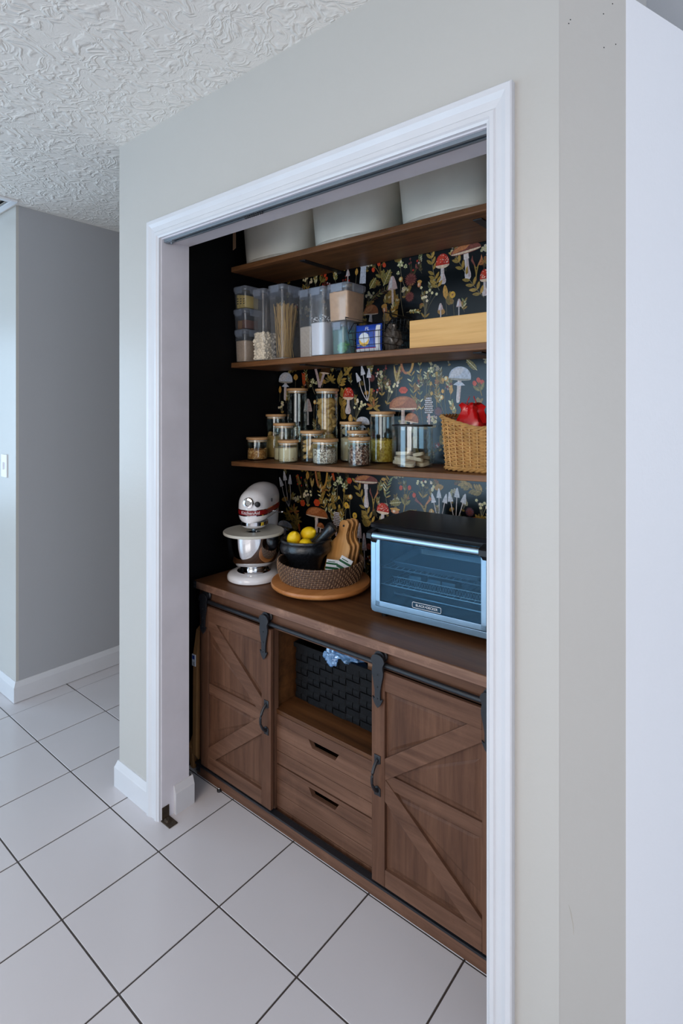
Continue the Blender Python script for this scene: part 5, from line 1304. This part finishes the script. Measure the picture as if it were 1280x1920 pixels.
bm = B(); lathe(bm, [(0, .198), (.030, .199), (.046, .206), (.052, .214), (.0565, .2145), (.0565, .2282), (0, .2282)], 40, mis=[1, 1, 1, 0, 0, 0]); obj('planetary_hub', bm, [MT['chrome'], MT['enamel']], mx, 40)
bm = B(); lathe(bm, [(0, .16), (.007, .16), (.007, .185), (.011, .188), (.011, .20), (0, .20)], 20); obj('beater_shaft', bm, MT['steel'], mx, 40)
bm = B(); lathe(bm, [(0, 0), (.021, 0), (.021, .010), (.019, .014), (.012, .015), (.010, .013), (0, .013)], 32, M=Matrix.Translation((0, -.060, .307)) @ Matrix.Rotation(PI / 2, 4, 'X')); obj('attachment_hub', bm, MT['chrome'], hd, 40)
bm = B(); Mk = Matrix.Translation((.029, -.052, .302)) @ Matrix.Rotation(.52, 4, 'Z') @ Matrix.Rotation(PI / 2, 4, 'X'); lathe(bm, [(0, -.004), (.0045, -.004), (.0045, .006), (.0105, .007), (.0105, .017), (.008, .019), (0, .019)], 20, M=Mk); obj('lock_knob', bm, MT['plastic_black'], hd, 40)
bm = B(); box(bm, .0615, .0665, .03, .036, .298, .312, .0015); obj('vent_slot', bm, MT['plastic_black'], hd)
bm = B(); tube(bm, [(.058, .10, .247), (.076, .10, .245), (.088, .094, .246)], .0035, 8); blob(bm, (.091, .093, .2465), .007, .006, .005, 2); obj('speed_lever', bm, MT['chrome'], hd, 40)
bm = B(); lathe(bm, [(0, .026), (.058, .026), (.060, .030), (.052, .034), (.050, .036), (.049, .046), (.056, .050), (.074, .059), (.090, .078), (.100, .106), (.105, .140), (.1065, .165), (.1068, .178), (.1048, .178), (.1045, .165), (.103, .140), (.098, .108), (.088, .080), (.072, .062), (0, .054)], 64); bw = obj('mixing_bowl', bm, MT['chrome'], mx, 50)
bm = B(); lathe(bm, [(.030, .1785), (.060, .181), (.112, .1785), (.119, .1782), (.1205, .180), (.1205, .1865), (.118, .189), (.108, .1875), (.060, .184), (.034, .186), (.030, .184)], 64, closed=True); obj('bowl_cover', bm, MT['ivory'], mx, 50, label='grey ivory bowl cover with open centre')
bm = B(); lathe(bm, [(.064, .0275), (.066, .031), (.060, .034), (.058, .0275)], 40, closed=True); obj('bowl_clamp', bm, MT['chrome'], mx, 40)

# ------------------------------------------------------------------ turntable and round basket
TX, TY = -1.362, .468
tt = root('wooden_turntable', 'round honey wood turntable on the counter under the coiled basket', 'turntable', (TX, TY, CT))
bm = B(); lathe(bm, [(0, .010), (.168, .010), (.180, .011), (.187, .017), (.188, .022), (.185, .029), (.178, .031), (0, .031)], 80); obj('disc', bm, MT['turntable'], tt, 40)
bm = B(); lathe(bm, [(0, 0), (.10, 0), (.10, .004), (.085, .0102), (0, .0102)], 48); obj('swivel_base', bm, MT['plastic_black'], tt, 40)
BZ = CT + .0315; BX, BY = -1.377, .482
cb = root('coiled_basket', 'round dark coiled basket with tan stitching on the turntable', 'basket', (BX, BY, BZ))
NRW = 9; bm = B(); rings = []
for i in range(NRW):
    z = .0048 + i * .0078; r_ = .148 + .012 * math.sin(i / (NRW - 1) * PI * .62)
    rings.append((r_, z)); lathe(bm, [(r_ + .0048 * math.cos(q), z + .0048 * math.sin(q)) for q in [2 * PI * k / 8 for k in range(8)]], 72, closed=True)
obj('coils', bm, MT['coil'], cb, 60)
bm = B()
for i, (r_, z) in enumerate(rings):
    for k in range(46):
        q = 2 * PI * (k + (i % 2) * .5) / 46 + i * .013; dq = .024
        for s_ in (0,):
            pts = [((r_ + .0056 * math.cos(w)) * math.cos(q + dq * (w / PI + .5)), (r_ + .0056 * math.cos(w)) * math.sin(q + dq * (w / PI + .5)), z + .0056 * math.sin(w)) for w in (-1.4, -.5, .5, 1.4)]
            tube(bm, pts, .0011, 4, cap=False)
obj('stitches', bm, MT['stitch'], cb, None, kind='stuff')
bm = B(); lathe(bm, [(0, .001), (.147, .001), (.147, .006), (0, .006)], 48); obj('basket_bottom', bm, MT['coil'], cb)
# mortar and pestle
MX, MY, MZ = -1.453, .481, BZ + .0065
mo = root('stone_mortar', 'black granite mortar holding lemons in the coiled basket', 'mortar', (MX, MY, MZ))
bm = B(); lathe(bm, [(0, 0), (.052, 0), (.062, .006), (.064, .03), (.070, .050), (.079, .066), (.0965, .082), (.1005, .094), (.098, .106), (.0955, .115), (.0975, .120), (.0995, .126), (.097, .131), (.089, .131), (.084, .124), (.078, .095), (.060, .06), (.03, .045), (0, .042)], 64); obj('mortar_bowl', bm, MT['granite'], mo, 50)
pe = root('stone_pestle', 'black granite pestle leaning in the mortar behind the lemons', 'pestle', (MX + .012, MY + .004, MZ + .072))
bm = B(); Mp = Matrix.Rotation(math.radians(-20), 4, 'X') @ Matrix.Rotation(math.radians(38), 4, 'Y'); lathe(bm, [(0, -.002), (.020, .002), (.026, .014), (.026, .03), (.0215, .05), (.0205, .09), (.0225, .125), (.0245, .143), (.020, .150), (.010, .148), (0, .147)], 28, M=Mp); obj('pestle_club', bm, MT['granite'], pe, 50)
def lemon(loc, rot, label):
    t = root('lemon', label, 'lemon', loc, 0, 'lemons in the mortar'); t.rotation_euler = rot
    bm = B(); n = 16; pr = []
    for k in range(n + 1):
        q = PI * k / n; r_ = .0265 * math.sin(q) ** .92; z = -.034 * math.cos(q)
        if k >= n - 1: z += .003
        pr.append((r_ if 0 < k < n else 0, z))
    pr = pr[:-2] + [(.0085, .0335), (.0060, .0385), (.003, .041), (0, .0415)]
    lathe(bm, pr, 28); obj('fruit', bm, MT['lemon'], t, 60)
    bm = B(); lathe(bm, [(0, -.0355), (.004, -.0350), (.0045, -.0335), (0, -.033)], 10); obj('stem_scar', bm, MT['lemon_tip'], t)
lemon((MX - .022, MY - .044, MZ + .131), (.5, .5, .3), 'left lemon of the three in the mortar')
lemon((MX + .002, MY + .012, MZ + .145), (.3, 1.15, .35), 'topmost lemon, its tip pointing right toward the pestle')
lemon((MX + .036, MY - .040, MZ + .115), (.2, 1.3, -.4), 'lowest lemon at the front of the mortar')
# paddle boards
def board_outline(w, h):
    hw_ = w / 2; half = [(hw_ * .92, 0), (hw_, .006), (hw_, h * .50), (hw_ * .93, h * .55), (hw_ * .66, h * .605), (hw_ * .46, h * .66), (hw_ * .36, h * .74), (hw_ * .37, h * .80), (hw_ * .45, h * .87), (hw_ * .43, h * .94), (hw_ * .26, h * .99), (0, h)]
    return half + [(-a, b) for a, b in half[-2::-1]]
bp = None
for k, (bx, by, lb) in enumerate(((-1.342, .524, 'front wooden paddle board standing in the coiled basket'), (-1.340, .550, 'middle wooden paddle board standing in the coiled basket'), (-1.338, .574, 'rearmost wooden paddle board standing in the coiled basket'))):
    t = root('paddle_board', lb, 'cutting board', (bx, by, BZ + .009), 0, 'wooden paddle boards'); t.rotation_euler = (math.radians(-17), math.radians(3), math.radians(4))
    if bp is None:
        bm = B(); prism(bm, board_outline(.098, .205), -.006, .006, 'xz', bev=.002); bp = obj('board', bm, MT['board'], t, 40)
        bm = B(); lathe(bm, [(0, -.0064), (.0045, -.0064), (.0045, .0064), (0, .0064)], 14, M=Matrix.Translation((0, 0, .182)) @ Matrix.Rotation(PI / 2, 4, 'X')); bh = obj('hanging_hole', bm, MT['ink'], t, 40)
    else: copy_obj(bp, t); copy_obj(bh, t)
def packet(loc, rot, label):
    t = root('tea_sachet', label, 'sachet', loc, 0); t.rotation_euler = rot
    bm = B(); box(bm, -.024, .024, -.002, .002, 0, .050, .0012); pk = obj('sachet_paper', bm, MT['white_pack'], t)
    bm = B()
    for z0_, z1_ in ((.003, .013), (.025, .033)): box(bm, -.0242, .0242, -.0026, .0026, z0_, z1_)
    box(bm, -.018, .008, -.0027, .0027, .037, .040); obj('green_stripe', bm, MT['green_print'], pk)
packet((-1.300, .455, BZ + .045), (-1.0, .1, .6), 'green and white sachet lying at the front of the coiled basket')
packet((-1.276, .484, BZ + .043), (-.5, .5, .6), 'white sachet with green stripe leaning on the paddle boards')

# ------------------------------------------------------------------ toaster oven
ov = root('toaster_oven', 'black and steel toaster oven with glass door on the counter', 'oven', (-1.040, .345, CT), math.radians(4.2)); ov.scale = (0.968, 1.0, 1.062)
OW, OD, OH = .50, .275, .287
bm = B()
box(bm, .006, OW, .016, OD, .020, .028); box(bm, .006, .016, .016, OD, .028, OH - .010); box(bm, OW - .010, OW, .016, OD, .028, OH - .010); box(bm, .016, OW - .010, OD - .008, OD, .028, OH - .010)
obj('shell', bm, MT['oven_black'], ov)
bm = B(); prism(bm, [(.002, OH - .014), (-.002, OH - .004), (.004, OH), (OD - .01, OH), (OD, OH - .01), (OD, OH - .014)], -.001, OW + .001, 'yz', bev=.001); obj('top_panel', bm, MT['oven_black'], ov)
bm = B(); box(bm, .018, .40, .022, OD - .01, .0285, .0300); box(bm, .017, .0185, .022, OD - .01, .03, OH - .02); box(bm, .398, .400, .022, OD - .01, .03, OH - .02); box(bm, .018, .40, OD - .012, OD - .010, .03, OH - .02); box(bm, .018, .40, .022, OD - .01, OH - .022, OH - .02); obj('cavity', bm, MT['oven_in'], ov)
for x in (.03, OW - .03):
    for y in (.04, OD - .03):
        bm = B(); lathe(bm, [(0, 0), (.011, 0), (.013, .020), (0, .020)], 16, (x, y, 0)); obj('foot', bm, MT['plastic_black'], ov, 40)
bm = B()
prism(bm, [(.0, .030), (.004, .022), (.014, .0195), (.404, .0195), (.404, .0375), (.018, .0375), (.018, .262), (.004, .262), (.0, .255)], 0, .016, 'xz', bev=.0012); box(bm, .404, .416, 0, .016, .0195, .262, .0012)
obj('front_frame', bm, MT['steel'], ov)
bm = B(); box(bm, .0165, .404, .003, .016, .262, OH - .013); obj('upper_trim', bm, MT['oven_black'], ov)
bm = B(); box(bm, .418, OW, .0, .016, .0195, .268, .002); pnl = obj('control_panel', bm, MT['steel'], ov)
for z in (.075, .14, .205):
    bm = B(); lathe(bm, [(0, 0), (.017, 0), (.016, .018), (.013, .020), (0, .020)], 28, M=Matrix.Translation((.458, 0, z)) @ Matrix.Rotation(PI / 2, 4, 'X')); k_ = obj('control_knob', bm, MT['plastic_black'], pnl, 40)
    bm = B(); box(bm, .4572, .4588, -.0206, -.0198, z, z + .014); obj('pointer', bm, MT['silver_letter'], k_)
# door
bm = B()
box(bm, .0215, .0385, -.006, .004, .041, .250, .0012); box(bm, .382, .399, -.006, .004, .041, .250, .0012); box(bm, .0215, .399, -.006, .004, .041, .0575, .0012)
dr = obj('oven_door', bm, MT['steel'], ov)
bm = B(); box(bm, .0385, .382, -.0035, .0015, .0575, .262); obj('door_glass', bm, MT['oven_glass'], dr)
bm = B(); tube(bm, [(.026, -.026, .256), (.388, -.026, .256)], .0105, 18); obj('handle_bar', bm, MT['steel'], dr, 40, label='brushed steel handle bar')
for x0, x1 in ((.006, .026), (.386, .412)):
    bm = B(); prism(bm, [(-.038, .248), (-.038, .263), (-.030, .268), (.004, .272), (.004, .232), (-.006, .230), (-.014, .242)], x0, x1, 'yz', bev=.002); obj('handle_bracket', bm, MT['plastic_black'], dr)
bm = B(); put_text(bm, 'BLACK+DECKER', .0100, lambda a, b: (.206 + a, -.0042, .0685 + b), sx=1.02)
lg = obj('logo_lettering', bm, MT['silver_letter'], dr)
bm = B(); rr_ = rrect(.157, .255, .0605, .0765, 0, .0035); tube(bm, [(p.x, -.0041, p.y) for p in rr_], .0008, 5, closed=True); obj('logo_border', bm, MT['silver_letter'], dr)
# inside: racks, tray, mesh basket
for z in (.098, .150):
    bm = B(); tube(bm, [(.022, .03, z), (.396, .03, z)], .0022, 6); tube(bm, [(.022, OD - .03, z), (.396, OD - .03, z)], .0016, 6)
    for k in range(17): x = .03 + .0225 * k; tube(bm, [(x, .03, z + .0016), (x, OD - .03, z + .0016)], .0010, 5)
    obj('wire_rack', bm, MT['wire_steel'], ov, 60)
bm = B(); loft(bm, [rrect(.06 - g, .36 + g, .05 - g, .23 + g, z, .015) for g, z in ((0, .153), (.006, .168), (.012, .170), (.012, .1705), (.005, .1695), (-.001, .1545))]); obj('baking_tray', bm, MT['wire_steel'], ov, 40)
bm = B()
for k in range(34):
    x = .06 + k * .0092
    for sg in (-1, 1): tube(bm, [(x, .045, .101), (x + sg * .009, .045, .122)], .0006, 4, cap=False)
tube(bm, [(.055, .045, .1225), (.375, .045, .1225)], .0016, 6); tube(bm, [(.055, .045, .1015), (.375, .045, .1015)], .0012, 6)
obj('mesh_basket_front', bm, MT['wire_steel'], ov, kind='stuff')
bm = B()
for x in (.10, .17, .22): box(bm, x, x + .05, .07, .12, .1015, .128, .006)
obj('foil_pouch', bm, MT['oven_in'], ov, 40)
for z in (.045, .25):
    bm = B(); tube(bm, [(.02, .12, z), (.396, .12, z)], .004, 10); obj('heating_element', bm, MT['wire_steel'], ov, 60)
